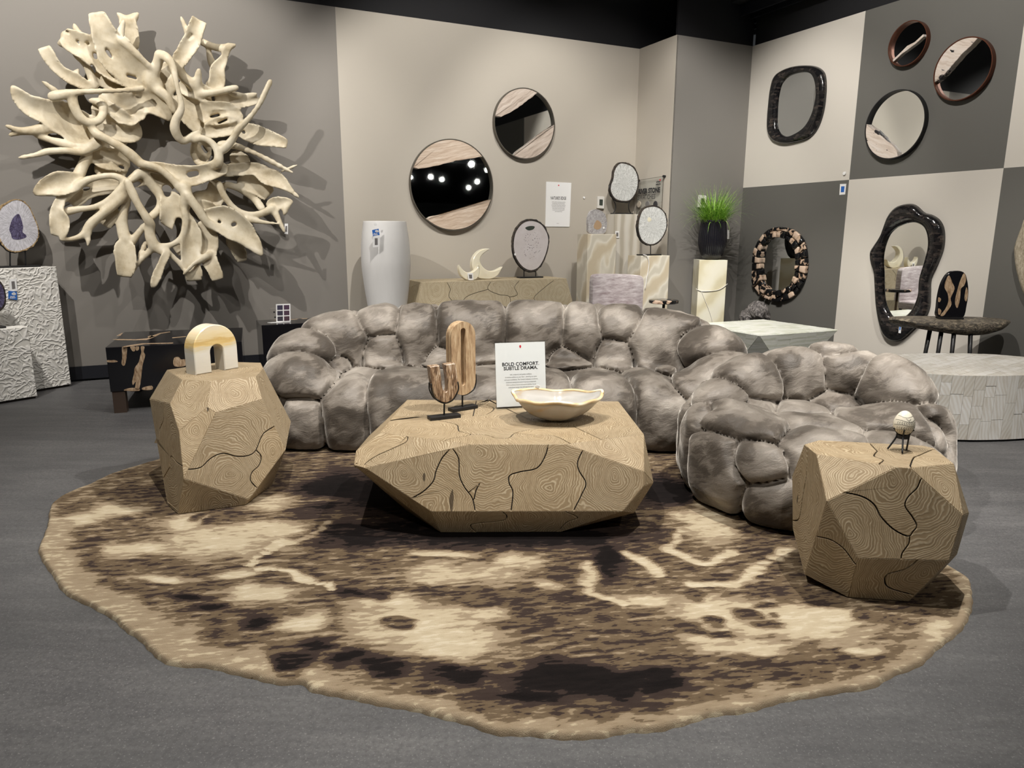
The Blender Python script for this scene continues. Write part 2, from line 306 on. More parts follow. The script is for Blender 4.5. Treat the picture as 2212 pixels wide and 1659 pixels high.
def slabmat(name, cols, rot, dark=None):
    t = NT(name); p = t.obj(); q = t.mapv(p, (1, 1, 1), rot); w = t.vm('ADD', q, t.vm('SCALE', t.noise(q, 6, 3, .6, 0, 1), sc=.05)); a = t.noise(t.mapv(w, (2, 2, 26)), 2.2, 5, .65)
    k = t.ramp(a, [(.3, cols[0]), (.5, cols[1]), (.68, cols[2])])
    if dark: d = t.noise(t.mapv(w, (3, 3, 11)), 2., 3, .6); k = t.mix(t.ramp(d, [(.60, (0, 0, 0)), (.63, (1, 1, 1))]), k, dark)
    t.col(k); return t.set(Roughness=.3)
M['slab1'] = slabmat('petrified_slab_pink', ((.40, .29, .21), (.58, .46, .36), (.70, .61, .52)), (0, .22, -YAW))
M['slab2'] = slabmat('petrified_slab_diagonal', ((.34, .27, .22), (.56, .47, .40), (.68, .61, .55)), (0, .62, -YAW))
M['slab3'] = slabmat('petrified_slab_blotched', ((.48, .38, .31), (.66, .57, .50), (.74, .68, .63)), (0, -.75, 1.57-YAW), (.02, .018, .02))
def mosaic(name, sc, stops, rough=.15, st=.5):
    t = NT(name); p = t.obj(); a = t.n('TexBrick', Vector=t.mapv(p, (1, 1, 1), (1.5708, 0, 0)), Scale=sc, Mortar_Size=.012, Color1=(0, 0, 0, 1), Color2=(1, 1, 1, 1), Mortar=(.0, .0, .0, 1)); a.inputs['Brick Width'].default_value = .9; a.inputs['Row Height'].default_value = .38
    v = t.n('TexVoronoi', Vector=t.mapv(p, (1, 1, 2.2)), Scale=sc*2.2, _distance='CHEBYCHEV'); f = t.math('ADD', t.math('MULTIPLY', t.n('SeparateColor', Color=v.outputs['Color']).outputs[0], .8), t.math('MULTIPLY', t.noise(t.mapv(p, (3, 3, 14)), 6, 3, .6), .3))
    t.col(t.ramp(f, stops)); t.bump(v.outputs['Distance'], st*.3, .004); return t.set(Roughness=rough)
M['mosaic'] = mosaic('black_petrified_mosaic', 11, [(.3, (.008, .008, .009)), (.7, (.018, .016, .016)), (.88, (.035, .029, .027)), (1., (.075, .058, .048))], .12)
t = NT('petrified_chunk'); p = t.obj(); r = t.n('ObjectInfo').outputs['Random']; q = t.vm('ADD', p, t.n('CombineXYZ', X=t.math('MULTIPLY', r, 40.), Z=t.math('MULTIPLY', r, 13.)).outputs[0]); a = t.noise(q, 13, 2, .5, .6)
k = t.ramp(t.math('ADD', a, t.math('MULTIPLY', t.math('SUBTRACT', r, .5), .32)), [(.49, (.008, .008, .009)), (.52, (.42, .29, .20)), (.62, (.62, .47, .36))]); t.col(k); M['chunk'] = t.set(Roughness=.12)
t = NT('natural_shell_frame'); p = t.obj(); a = t.noise(t.mapv(p, (6, 6, 2)), 14, 5, .75); t.col(t.ramp(a, [(.3, (.22, .17, .11)), (.5, (.48, .41, .30)), (.7, (.70, .64, .52))])); t.bump(a, .8, .02); M['shell'] = t.set(Roughness=.6)
def agatemat(name, c0, c1, c2, k=7.):
    t = NT(name); p = t.obj(); d = t.vm('ADD', t.vm('SCALE', t.vm('NORMALIZE', p), sc=k), t.vm('SCALE', p, sc=9.)); a = t.noise(d, 2.6, 5, .7, .4); b = t.noise(p, 34, 3, .6)
    t.col(t.ramp(t.math('ADD', t.math('MULTIPLY', a, .86), t.math('MULTIPLY', b, .14)), [(.36, c0), (.5, c1), (.62, c2)])); t.bump(a, .3, .01); return t.set(Roughness=.25)
M['agwhite'] = agatemat('agate_white', (.36, .37, .36), (.60, .61, .60), (.80, .81, .80)); M['aggrey'] = agatemat('agate_grey', (.24, .225, .23), (.40, .385, .39), (.56, .55, .55), 4.)
M['agblue'] = agatemat('agate_lilac', (.40, .39, .42), (.58, .57, .62), (.74, .73, .78)); M['agpurple'] = agatemat('agate_purple', (.04, .033, .06), (.085, .07, .14), (.17, .16, .28), 2.)
t = NT('agate_spotted'); p = t.obj(); v = t.n('TexVoronoi', Vector=p, Scale=52.).outputs['Distance']; a = t.noise(p, 9, 3); k = t.mix(a, (.50, .45, .44), (.68, .65, .66)); r_ = t.vm('LENGTH', t.mapv(p, (1, 1, .75)))
sp = t.math('MULTIPLY', t.math('LESS_THAN', v, t.math('MULTIPLY', t.noise(p, 14, 2), .5)), t.math('LESS_THAN', r_, .115)); t.col(t.mix(t.math('MULTIPLY', sp, .75), k, (.13, .11, .12))); M['agspot'] = t.set(Roughness=.22)
t = NT('agate_rind'); p = t.obj(); a = t.noise(p, 45, 4, .7); t.col(t.ramp(a, [(.4, (.012, .011, .012)), (.6, (.06, .045, .035)), (.72, (.25, .16, .08))])); t.bump(a, .6, .01); M['rind'] = t.set(Roughness=.5)
t = NT('agate_rind_gold'); p = t.obj(); a = t.noise(p, 60, 4, .7); t.col(t.ramp(a, [(.36, (.05, .03, .02)), (.5, (.34, .22, .10)), (.66, (.62, .48, .28))])); t.bump(a, .7, .012); M['rindgold'] = t.set(Roughness=.45)
t = NT('string_plaster'); p = t.obj()
w1 = t.n('TexWave', _wave_type='BANDS', Vector=t.vm('ADD', p, t.vm('SCALE', t.noise(p, 6, 2, .5, 0, 1), sc=.5)), Scale=6., Distortion=3., Detail=1.).outputs['Fac']
w2 = t.n('TexWave', _wave_type='BANDS', _bands_direction='Z', Vector=t.vm('ADD', p, t.vm('SCALE', t.noise(t.mapv(p, loc=(3, 1, 2)), 6, 2, .5, 0, 1), sc=.5)), Scale=6., Distortion=3., Detail=1.).outputs['Fac']
h = t.math('MAXIMUM', t.math('POWER', w1, 3.), t.math('POWER', w2, 3.)); t.bump(h, .55, .010); t.col(t.mix(h, (.70, .68, .63), (.82, .80, .76))); M['plaster'] = t.set(Roughness=.7)
t = NT('vase_white'); p = t.obj(); t.col(t.mix(t.noise(t.mapv(p, (1, 1, .2)), 12, 3), (.68, .67, .66), (.78, .77, .76))); M['vase'] = t.set(Roughness=.6)
t = NT('mauve_velvet'); p = t.obj(); a = t.noise(t.mapv(p, (1, 1, 5)), 8, 4, .7); t.col(t.ramp(a, [(.35, (.30, .24, .25)), (.55, (.50, .45, .46)), (.7, (.66, .62, .63))])); M['mauve'] = t.set(Roughness=.6, Sheen_Weight=.3)
t = NT('charred_slab'); p = t.obj(); a = t.noise(t.vm('ADD', t.mapv(p, (1, 1, 9)), t.vm('SCALE', t.noise(p, 7, 3, .5, 0, 1), sc=1.2)), 9, 5, .75); t.col(t.ramp(a, [(.36, (.02, .017, .014)), (.50, (.10, .083, .062)), (.64, (.42, .35, .25))])); t.bump(a, .8, .02); M['charred'] = t.set(Roughness=.45)
t = NT('carved_stone'); p = t.obj(); a = t.noise(p, 26, 5, .8, 1.5); t.col(t.ramp(a, [(.40, (.02, .018, .018)), (.52, (.16, .145, .14)), (.66, (.46, .43, .42))])); t.bump(a, .9, .015); M['stone'] = t.set(Roughness=.5)
t = NT('ribbed_black'); t.col((.010, .010, .014)); M['pot'] = t.set(Roughness=.22)
t = NT('grass'); p = t.obj(); r = t.noise(p, 40, 2); t.col(t.ramp(r, [(.35, (.06, .19, .015)), (.5, (.24, .50, .04)), (.66, (.50, .72, .14))])); M['grass'] = t.set(Roughness=.5)
t = NT('driftwood'); p = t.obj(); a = t.noise(t.mapv(p, (9, 9, 1.2)), 9, 4, .7); t.col(t.ramp(a, [(.3, (.22, .13, .07)), (.5, (.45, .31, .18)), (.7, (.60, .47, .31))])); t.bump(a, .3, .006); M['drift'] = t.set(Roughness=.55)
t = NT('petrified_twig'); p = t.obj(); a = t.noise(t.mapv(p, (12, 12, 1.4)), 9, 4, .7, .6); t.col(t.ramp(a, [(.36, (.035, .022, .015)), (.46, (.20, .12, .07)), (.56, (.42, .29, .18)), (.66, (.72, .64, .54))])); M['twig'] = t.set(Roughness=.35)
t = NT('egg'); p = t.obj(); t.col(t.mix(t.noise(p, 30, 3), (.74, .68, .54), (.84, .79, .67))); M['egg'] = t.set(Roughness=.35)
# ------------------------------------------------------------------ the room
FZ = -.020                                  # bare floor; the rug's pile tops out at z = 0
fl = part(None, 'floor', box(room(2, -5, -.1+FZ), EX, EY, EZ, 32, 30, .2), M['floor']); tag(fl, kind='structure')
ce = part(None, 'ceiling', box(room(2, -5, 4.95), EX, EY, EZ, 32, 30, .1), M['black']); tag(ce, kind='structure')
def wall(name, a, b, z0, z1, mat, th=.12):
    a = room(*a); b = room(*b); d = (b-a)/np.linalg.norm(b-a); n = np.cross(d, EZ)   # n points into the room when walking left to right
    return tag(part(None, name, box((a+b)/2-n*th/2+EZ*(z0+z1)/2, d, -n, EZ, np.linalg.norm(b-a), th, z1-z0), mat), kind='structure')
wl = wall('wall_left', (-7, YB), (XP, YB), 0, HT, M['grey']); wall('wall_back', (XP, YB), (XC, YB), 0, HT, M['beige'])
wall('wall_return', (XC, YB), (XC, YC), 0, HT, M['beige'], .02); wall('wall_column', (XC+.002, YC), (XR, YC), 0, HT, M['colgrey'], .02)
wr = wall('wall_right', (XR+.005, YC+.02), (XR+.005, YC-4*1.489), 0, HT, M['pdark'])
ys = [YC, P1, P2, P2-1.488, P2-2.976, P2-4.46]; tag(wr, 'right wall painted in a two-tone checkerboard of squares')
rp = rightpl(XR+.005)
for i in range(4):
    for j in range(2):
        z0, z1 = ((0, HP), (HP, HT))[j]; m = M['plight' if (i+j) % 2 == 1 else 'pdark']
        q = part(wr, 'panel', prism(rp, [(-ys[i], z0), (-ys[i+1], z0), (-ys[i+1], z1), (-ys[i], z1)], 0, .005), m, org=rp.p(-(ys[i]+ys[i+1])/2, z0))
wall('wall_back_upper', (-7, YB+.03), (XR+.03, YB+.03), HT, 4.9, M['black']); wall('wall_right_upper', (XR+.035, YC), (XR+.035, YC-5.95), HT, 4.9, M['black'])
wall('wall_column_upper', (XC+.03, YC+.03), (XR+.03, YC+.03), HT, 4.9, plain('soffit_black', (.009, .009, .012), .6), .03)
wall('wall_rear', (17.8, -18.9), (-13, -18.9), FZ, 2.7, M['rear']); wall('wall_rear_upper', (17.8, -18.95), (-13, -18.95), 2.7, 4.9, M['black']); wall('wall_far_right', (17.8, 9), (17.8, -18.9), FZ, 4.9, M['black']); wall('wall_far_left', (-13.8, -18.9), (-13.8, 9), FZ, 4.9, M['black'])
tag(part(None, 'baseboard_left', box(room((-7+XP)/2, YB-.008, .0575), EX, EY, EZ, XP+7, .016, .115), M['base']), kind='structure')
tag(part(None, 'baseboard_back', box(room((XC+XP)/2, YB-.008, .0575), EX, EY, EZ, XC-XP, .016, .115), M['base']), kind='structure')
tag(part(None, 'baseboard_right', box(room(XR-.01, YC-2.975, .0575), EX, EY, EZ, .016, 5.95, .115), M['base']), kind='structure')
duct = empty('ceiling_duct', room(6.6, 6.0, 3.75), 'black ribbed duct running under the dark ceiling above the checkerboard wall', 'duct')
for i in range(7): part(duct, 'rib', box(room(6.6-.5+i*.17, 6.0, 3.75), EX, EY, EZ, .03, 2.4, .12), M['base'])
part(duct, 'tray', box(room(6.6, 6.0, 3.83), EX, EY, EZ, 1.3, 2.5, .03), M['black'])
# ------------------------------------------------------------------ track spotlights (out of frame, seen in the mirrors)
M['bulb'] = NT('lamp_lens').set(Emission_Color=(1, .96, .9, 1), Emission_Strength=30.)
def spot(pos, tgt, W, cone=70, big=1.0, blend=.5, rad=.025, label='', c=(1, .955, .89), lit=True, grp='ceiling track spotlights'):
    pos = np.array(pos, float); d = np.array(tgt, float)-pos; d = d/np.linalg.norm(d)
    e = empty('track_spotlight', pos+EZ*.0, label, 'spotlight', grp)
    u = np.cross(d, [0, 0, 1.]); u = u/np.linalg.norm(u); v = np.cross(u, d)
    def cyl(a, b, r0, r1, k=14): return tube([pos+d*a*big, pos+d*(a+b)/2*big, pos+d*b*big], [r0*big, (r0+r1)/2*big, r1*big], k)
    can = part(e, 'lamp_can', cyl(-.16, .02, .055, .06), M['iron'], autosm=40); part(can, 'lens', cyl(.021, .024, .05, .05), M['bulb'])
    part(e, 'stem', tube([pos-d*.08, pos-d*.08+EZ*.2, pos-d*.08+EZ*.24], .012, 6), M['iron'])
    if lit:
        l = bpy.data.lights.new('lamp_light', 'SPOT'); l.energy = W; l.spot_size = math.radians(cone); l.spot_blend = blend; l.shadow_soft_size = rad; l.color = c
        o = bpy.data.objects.new('lamp_light', l); COL.objects.link(o); o.parent = e; o.location = tuple(d*.05)
        o.rotation_euler = Vector(d).to_track_quat('-Z', 'Y').to_euler()
    return e
def rails(name, a, b): tag(part(None, name, box((a+b)/2, (b-a)/np.linalg.norm(b-a), np.cross(EZ, (b-a)/np.linalg.norm(b-a)), EZ, np.linalg.norm(b-a), .04, .03), M['iron']), 'black lighting track hung below the dark ceiling', 'track', 'lighting tracks')
SPOTS = [  # position (room x,y,z), target, watts, cone
    ((-1.7, 4.7, 4.45), (.1, YB, 1.8), 520, 64), ((1.3, 4.5, 4.45), (.0, YB, 1.7), 120, 62), ((.2, 5.95, 4.5), (.1, YB, 1.2), 80, 100),
    ((1.9, 4.4, 4.45), (3.1, YB, 1.5), 390, 70), ((3.3, 4.3, 4.45), (4.7, YB, 1.1), 280, 70),
    ((3.9, 4.9, 4.45), (5.8, 6.2, 1.2), 170, 72), ((3.4, 3.6, 4.45), (6.29, 4.6, 1.5), 420, 80), ((3.6, 4.2, 4.45), (5.1, 5.1, .4), 400, 46),
    ((1.7, 1.5, 4.45), (1.9, 2.9, .3), 130, 80), ((.3, 2.3, 4.45), (1.3, 3.0, .3), 560, 78), ((2.9, 2.0, 4.45), (1.7, 3.2, .4), 620, 70), ((1.0, 2.3, 4.45), (2.0, 4.3, .5), 260, 50),
    ((-1.2, 3.4, 4.45), (-.9, 5.6, 0), 240, 75), ((3.9, 1.6, 4.45), (4.9, 3.0, .2), 420, 62), ((4.7, .7, 4.45), (3.85, 2.1, 0), 330, 36),
    ((-.6, -1.6, 4.45), (1.2, 3.2, .4), 190, 36), ((2.0, -2.0, 4.45), (2.1, 3.0, .4), 190, 36)]  # last row: fill spots added behind the camera for more frontal light
for i, (p_, t_, w_, c_) in enumerate(SPOTS):
    spot(room(*p_), room(*t_), w_, c_, label='black track spotlight hanging from the ceiling above the furniture display')
for y in (-3, -6, -9.5, -13, -16.5):
    rails('lighting_track', room(5, y, 4.4), room(15.5, y, 4.4))
    for x in (5.8, 7.0, 8.1, 9.2, 10.3, 11.4, 12.7, 14.0):
        xx = x+random.uniform(-.6, .6); spot(room(xx, y, random.uniform(3.3, 4.0)), room(xx-4+random.random()*3, y+6, 1.5), 0, lit=False, big=1.7, label='black ceiling track spotlight mirrored in the round mirrors', grp='spotlights mirrored in the wall mirrors')
for y in (1.9, 3.4, 4.7): rails('lighting_track', room(-3, y, 4.8), room(5, y, 4.8))
# ------------------------------------------------------------------ rug
RUG = [(323, 995), (249, 1017), (194, 1042), (144, 1062), (107, 1089), (102, 1129), (90, 1159), (82, 1179), (94, 1208), (112, 1238), (134, 1268), (164, 1288), (199, 1303), (234, 1323), (259, 1345), (293, 1367), (323, 1397), (343, 1417), (383, 1428), (437, 1432), (497, 1444), (562, 1459), (616, 1469), (651, 1468), (666, 1482), (721, 1492), (796, 1507), (860, 1519), (935, 1536), (1009, 1554), (1059, 1571), (1109, 1577), (1219, 1585), (1274, 1584), (1340, 1575), (1405, 1569), (1477, 1556), (1526, 1540), (1602, 1528), (1657, 1517), (1712, 1502), (1778, 1493), (1822, 1484), (1882, 1475), (1931, 1452), (1986, 1430), (2019, 1402), (2057, 1369), (2090, 1336), (2102, 1304), (2102, 1271), (2090, 1243), (2060, 1222), (1960, 1150), (1800, 1065), (1660, 990), (1450, 940), (1100, 925), (720, 932), (520, 955), (420, 968)]
def gell(cx, cy, rx, ry):
    a = atz(cx-rx, cy); b = atz(cx+rx, cy); c = atz(cx, cy-ry); d = atz(cx, cy+ry); m = atz(cx, cy)
    return (m[0], m[1], np.linalg.norm(b-a)/2, np.linalg.norm(c-d)/2)
CREAM = [(480, 1165, 130, 30), (575, 1145, 80, 24), (395, 1128, 55, 14), (610, 1085, 70, 14), (300, 1185, 70, 14), (250, 1100, 50, 14), (180, 1120, 40, 12), (1000, 1238, 130, 28), (1120, 1215, 60, 18), (905, 1345, 140, 46), (970, 1385, 110, 34), (860, 1298, 80, 18), (1040, 1330, 60, 24), (547, 1280, 75, 16), (650, 1342, 60, 20), (1266, 1243, 24, 22), (1384, 1294, 62, 14), (1526, 1135, 55, 34), (1690, 1340, 170, 40), (1555, 1325, 110, 34), (1600, 1398, 85, 20), (1795, 1325, 85, 30), (1520, 1375, 60, 16), (1860, 1395, 40, 10), (470, 1030, 50, 8), (960, 1195, 80, 8), (1180, 1260, 40, 10), (520, 1240, 40, 8), (330, 1250, 60, 8), (700, 1080, 40, 8), (2035, 1360, 40, 20), (1545, 1085, 40, 14)]
CSTR = [([(520, 1222), (590, 1182), (650, 1165), (715, 1130)], 12), ([(545, 1228), (620, 1236), (650, 1250), (705, 1276)], 11), ([(1345, 1188), (1375, 1205), (1400, 1228), (1412, 1242)], 16), ([(1550, 1105), (1500, 1140), (1438, 1180), (1460, 1200), (1520, 1210), (1580, 1192)], 15), ([(1715, 1192), (1640, 1238), (1580, 1258), (1500, 1272)], 16), ([(1255, 1220), (1275, 1265), (1330, 1300)], 15)]
DARK = [(765, 1152, 105, 30), (715, 1060, 65, 45), (860, 1140, 120, 22), (1050, 1155, 300, 26), (1000, 1060, 260, 60), (700, 1388, 50, 18), (770, 1420, 50, 18), (850, 1440, 60, 14), (994, 1456, 70, 22), (1245, 1468, 150, 34), (1430, 1476, 60, 22), (1320, 1450, 120, 16), (1307, 1210, 34, 34), (1257, 1160, 50, 20), (447, 1310, 40, 8), (547, 1334, 32, 13), (771, 1284, 55, 10), (420, 1285, 60, 6), (1440, 1060, 60, 30), (640, 1425, 40, 20), (1130, 1500, 90, 14), (900, 1500, 60, 12), (1010, 1370, 1, 1)]  # black pile patches; under the coffee table its shade is painted in too
SPOT = [(1033, 1279, 35, 9), (1027, 1306, 30, 11), (1099, 1287, 25, 7), (1082, 1306, 25, 8), (1142, 1298, 25, 9), (1510, 1292, 32, 11), (1657, 1270, 50, 20), (1608, 1325, 32, 11), (1657, 1309, 25, 7), (1663, 1328, 12, 4), (1657, 1347, 30, 10), (1482, 1353, 35, 12), (1542, 1344, 30, 9), (1548, 1364, 35, 7), (1778, 1298, 55, 16), (1877, 1325, 26, 10), (418, 1119, 16, 9), (457, 1119, 17, 11), (517, 1109, 18, 9), (860, 1347, 36, 11), (915, 1263, 22, 7), (962, 1272, 26, 6), (1715, 1262, 24, 10), (320, 1070, 60, 16), (300, 1060, 40, 18), (1090, 1355, 40, 12)]
def rug():
    out = np.array([atz(*q)[:2] for q in RUG]); C0 = np.array([0., 2.85])
    P = np.array(catm(out, 5)); ang = np.arctan2(P[:, 1]-C0[1], P[:, 0]-C0[0]); rad = np.hypot(*(P-C0).T); o = np.argsort(ang); ang = ang[o]; rad = rad[o]
    na, nr = 560, 190; A = np.linspace(-math.pi, math.pi, na, endpoint=False); Rm = np.interp(A, ang, rad, period=2*math.pi)
    Rm = Rm+.004*np.sin(A*37+2*np.sin(A*5))*np.sin(A*11)+.002*np.sin(A*137)
    T = np.linspace(0, 1, nr)**.62; X = C0[0]+np.outer(T, Rm*np.cos(A)); Y = C0[1]+np.outer(T, Rm*np.sin(A)); E_ = np.outer(1-T, Rm)
    def vn(x, y, sx, sy, seed):      # value noise
        x = x*sx; y = y*sy; xi = np.floor(x).astype(int); yi = np.floor(y).astype(int); fx = x-xi; fy = y-yi; fx = fx*fx*(3-2*fx); fy = fy*fy*(3-2*fy)
        g = lambda a, b: ((np.sin(a*127.1+b*311.7+seed*74.7)*43758.5453) % 1)
        return (g(xi, yi)*(1-fx)+g(xi+1, yi)*fx)*(1-fy)+(g(xi, yi+1)*(1-fx)+g(xi+1, yi+1)*fx)*fy
    Xr = X*.985+Y*.17; Yr = -X*.17+Y*.985
    w1 = vn(Xr, Yr, 7, 9, 1)-.5; w2 = vn(Xr, Yr, 16, 24, 2)-.5; w3 = vn(Xr, Yr, 13, 60, 3)-.5; w4 = vn(Xr, Yr, 24, 95, 4)-.5
    Xw = X+.07*w1+.035*w2; Yw = Y+.06*(vn(X, Y, 6, 8, 9)-.5)+.035*(vn(X, Y, 15, 20, 5)-.5)+.012*w3
    L = np.full(X.shape, .405)+.16*(vn(X, Y, 1.6, 2.0, 6)-.5)
    sm = lambda t: 1/(1+np.exp(-t))
    def ell(q, sh=7.): cx, cy, rx, ry = gell(*q); return sm((1-np.sqrt(((Xw-cx)/rx)**2+((Yw-cy)/ry)**2))*sh)
    cr = np.zeros(X.shape)
    for q in CREAM: cr = np.maximum(cr, ell(q, 5.))
    for pts, r in CSTR:
        pp = [atz(*z) for z in catm(pts, 5, False)]
        for z in pp: cr = np.maximum(cr, sm((1-np.hypot(Xw-z[0], (Yw-z[1])*1.3)/(r*z[1]/FPX*1.15))*7))
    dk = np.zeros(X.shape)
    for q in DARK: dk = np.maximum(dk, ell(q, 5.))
    spt = np.zeros(X.shape)
    for q in SPOT: spt = np.maximum(spt, ell(q, 9.))
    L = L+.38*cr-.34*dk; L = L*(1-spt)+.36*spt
    px = proj(np.stack([X, Y, 0*X], -1)); wd_ = np.interp(px[..., 0], [60, 120, 300, 540, 575, 600, 645, 670, 1000, 1900, 1990, 2110], [.10, .13, .13, .12, .09, .0, .0, .055, .045, .04, .05, .06])
    wd_ = np.where(px[..., 1] < 1120, .02, wd_)+.035*w1+.03*w2
    rim = sm((wd_-E_)*90); L = L*(1-rim)+.66*rim
    st = .52*w3+.30*w4+.18*w2
    nearmid = np.exp(-((L-.45)/.22)**2); L2 = L+st*(.30*nearmid+.06)*(1-.8*rim)*(1-.5*spt)
    Hh = .014+.006*sm((.62-L)*14)-.005*sm((.16-L)*20)+.004*spt+.0025*rim+.002*w2
    edge = np.clip(E_/.022, 0, 1); Z = Hh*np.sqrt(np.clip(1-(1-edge)**2, 0, 1))
    V = np.stack([X, Y, np.minimum(Z+FZ, -.002)], -1).reshape(-1, 3)
    ii, jj = np.meshgrid(np.arange(nr-1), np.arange(na), indexing='ij'); j2 = (jj+1) % na
    F = np.stack([ii*na+jj, (ii+1)*na+jj, (ii+1)*na+j2, ii*na+j2], -1).reshape(-1, 4)
    return V, F, L2.reshape(-1)
t = NT('sculpted_wool'); at = t.n('Attribute', _attribute_name='tone').outputs['Fac']; p = t.obj(); q = t.mapv(p, (1, 1, 1), (0, 0, -.17))
n1 = t.noise(t.mapv(q, (1, 3.4, 1)), 11.5, 3, .55); n2 = t.noise(p, 420, 2, .7); n3 = t.noise(t.mapv(q, (1, 3.2, 1)), 27, 2, .5); mid = t.math('SUBTRACT', .60, t.math('ABSOLUTE', t.math('SUBTRACT', at, .45))); mid = t.math('MAXIMUM', mid, .26)
nn = t.math('ADD', t.math('MULTIPLY', t.math('SUBTRACT', n1, .5), 1.35), t.math('MULTIPLY', t.math('SUBTRACT', n3, .5), .55))
f = t.math('ADD', at, t.math('MULTIPLY', nn, mid))
k = t.ramp(f, [(0, (.009, .008, .0085)), (.185, (.016, .013, .013)), (.195, (.044, .031, .027)), (.365, (.056, .040, .034)), (.375, (.135, .096, .060)), (.525, (.175, .128, .081)), (.535, (.30, .23, .152)), (.69, (.38, .30, .205)), (.705, (.52, .43, .295)), (.80, (.59, .50, .355)), (.83, (.67, .585, .44))])
t.col(t.mix(t.math('MULTIPLY', n2, .45), k, t.mix(.5, k, (.02, .015, .01)))); t.bump(n2, .7, .006); M['rug'] = t.set(Roughness=.95, Specular_IOR_Level=.02)
rv, rf, rt = rug(); rg = part(None, 'area_rug', (rv, rf), M['rug'], smooth=True, org=(0, 2.85, 0)); at = rg.data.attributes.new('tone', 'FLOAT', 'POINT'); at.data.foreach_set('value', rt.astype(np.float32))
tag(rg, 'large irregular brown, cream and black sculpted-pile rug on the concrete floor', 'rug')
# ------------------------------------------------------------------ faceted wooden tables
def split(polys, line):
    line = [np.array(q) for q in line]; mid = line[len(line)//2]
    def inside(P, q):
        c = False; n = len(P)
        for i in range(n):
            a, b = P[i-1], P[i]
            if (a[1] > q[1]) != (b[1] > q[1]) and q[0] < (b[0]-a[0])*(q[1]-a[1])/(b[1]-a[1])+a[0]: c = not c
        return c
    def near(P, q):
        best = (9e9, 0, None)
        for i in range(len(P)):
            a = np.array(P[i]); b = np.array(P[(i+1) % len(P)]); e = b-a; s = np.clip((q-a)@e/(e@e+1e-12), .001, .999); c = a+s*e; d = np.linalg.norm(c-q)
            if d < best[0]: best = (d, i, tuple(c), s)
        return best
    for k, P in enumerate(polys):
        if inside(P, mid):
            A = near(P, line[0]); B = near(P, line[-1]); n = len(P)
            def walk(i0, s0, i1, s1):
                if i0 == i1 and s1 > s0: return []
                r = []; i = i0
                while True:
                    i = (i+1) % n; r.append(P[i])
                    if i == i1: break
                return r
            L = [A[2]]+[tuple(q) for q in line[1:-1]]+[B[2]]
            p1 = L+walk(B[1], B[3], A[1], A[3]); p2 = L[::-1]+walk(A[1], A[3], B[1], B[3])
            return polys[:k]+[p1, p2]+polys[k+1:]
    return polys
def faceted(name, label, cat, Vd, hidden, facets, base, mat, rings=(), gap=.0024, th=.016):
    e = empty(name, base, label, cat); pts = [np.array(v, float) for v in Vd.values()]+[np.array(h, float) for h in hidden]; ctr = np.mean(pts, 0)
    bm = bmesh.new(); [bm.verts.new(tuple(q)) for q in pts]; r = bmesh.ops.convex_hull(bm, input=bm.verts)
    bmesh.ops.dissolve_limit(bm, angle_limit=math.radians(2.2), verts=bm.verts, edges=bm.edges); bm.normal_update()
    fs = []
    for f in bm.faces:
        c = np.array(f.calc_center_median()); n = np.array(f.normal)
        if n@(c-ctr) < 0: n = -n
        fs.append((c, n, [np.array(v.co) for v in f.verts]))
    bm.free()
    cv = [ctr+(q-ctr)*(1-.012/max(.05, np.linalg.norm(q-ctr))) for q in pts]; bm = bmesh.new(); [bm.verts.new(tuple(q)) for q in cv]; bmesh.ops.convex_hull(bm, input=bm.verts); bm.verts.index_update()
    VF = ([tuple(v.co) for v in bm.verts], [tuple(v.index for v in f.verts) for f in bm.faces]); bm.free(); V, F = VF; V = np.array(V); V[:, 2] = np.maximum(V[:, 2], base[2]+.002)
    part(e, 'core', (V, F), M['groove'])
    for c, n, vs_ in fs:
        U = np.cross(EZ, n); U = np.array([1., 0, 0]) if np.linalg.norm(U) < .2 else U; pl = Pl(c, U, np.cross(n, U))
        poly = ccw([((q-c)@pl.U, (q-c)@pl.V) for q in vs_]); polys = [poly]; cpx = []
        for fn, seams, cents in facets:
            P = np.array([Vd[x] for x in fn]); m = P.mean(0)
            if abs((m-c)@n) < .012 and max(abs((P-c)@n)) < .012:
                for sm_ in seams: polys = split(polys, pl.uvs(catm(sm_, 6, False)))
                cpx = [np.array(pl.uv(*q)) for q in cents]
        for q in polys:
            q = ccw(q); P = np.array(q); mid = P.mean(0); cc = [x for x in cpx]
            cen = min(cc, key=lambda x: np.linalg.norm(x-mid)) if cc else mid+np.array([.03, .02])
            PB = np.array(poly); nb = len(PB); nn_ = [np.array([-(PB[(i+1) % nb]-PB[i])[1], (PB[(i+1) % nb]-PB[i])[0]]) for i in range(nb)]; nn_ = [x/np.linalg.norm(x) for x in nn_]
            onb = lambda x: min(abs((x-PB[i])@nn_[i]) for i in range(nb)) < .0012
            ds = [(.0007 if onb(P[i]) and onb(P[(i+1) % len(P)]) and onb((P[i]+P[(i+1) % len(P)])/2) else gap) for i in range(len(P))]
            V, F = prism(pl, offset_edges(q, ds), -th, 0., .0012); o = pl.p(*cen)
            Mx = np.array([pl.U, pl.V, pl.N]); Vl = (np.array(V)-o)@Mx.T
            ob = bpy.data.objects.new('wood_slab', mesh('wood_slab', Vl, F, mat)); COL.objects.link(ob); ob.parent = e
            ob.matrix_local = Matrix(((pl.U[0], pl.V[0], pl.N[0], o[0]-base[0]), (pl.U[1], pl.V[1], pl.N[1], o[1]-base[1]), (pl.U[2], pl.V[2], pl.N[2], o[2]-base[2]), (0, 0, 0, 1)))
    return e
ZR = .016                                   # pile height under the furniture
def c2(s, ox, oy): return lambda *pts: [(ox+x/s, oy+y/s) for x, y in pts]
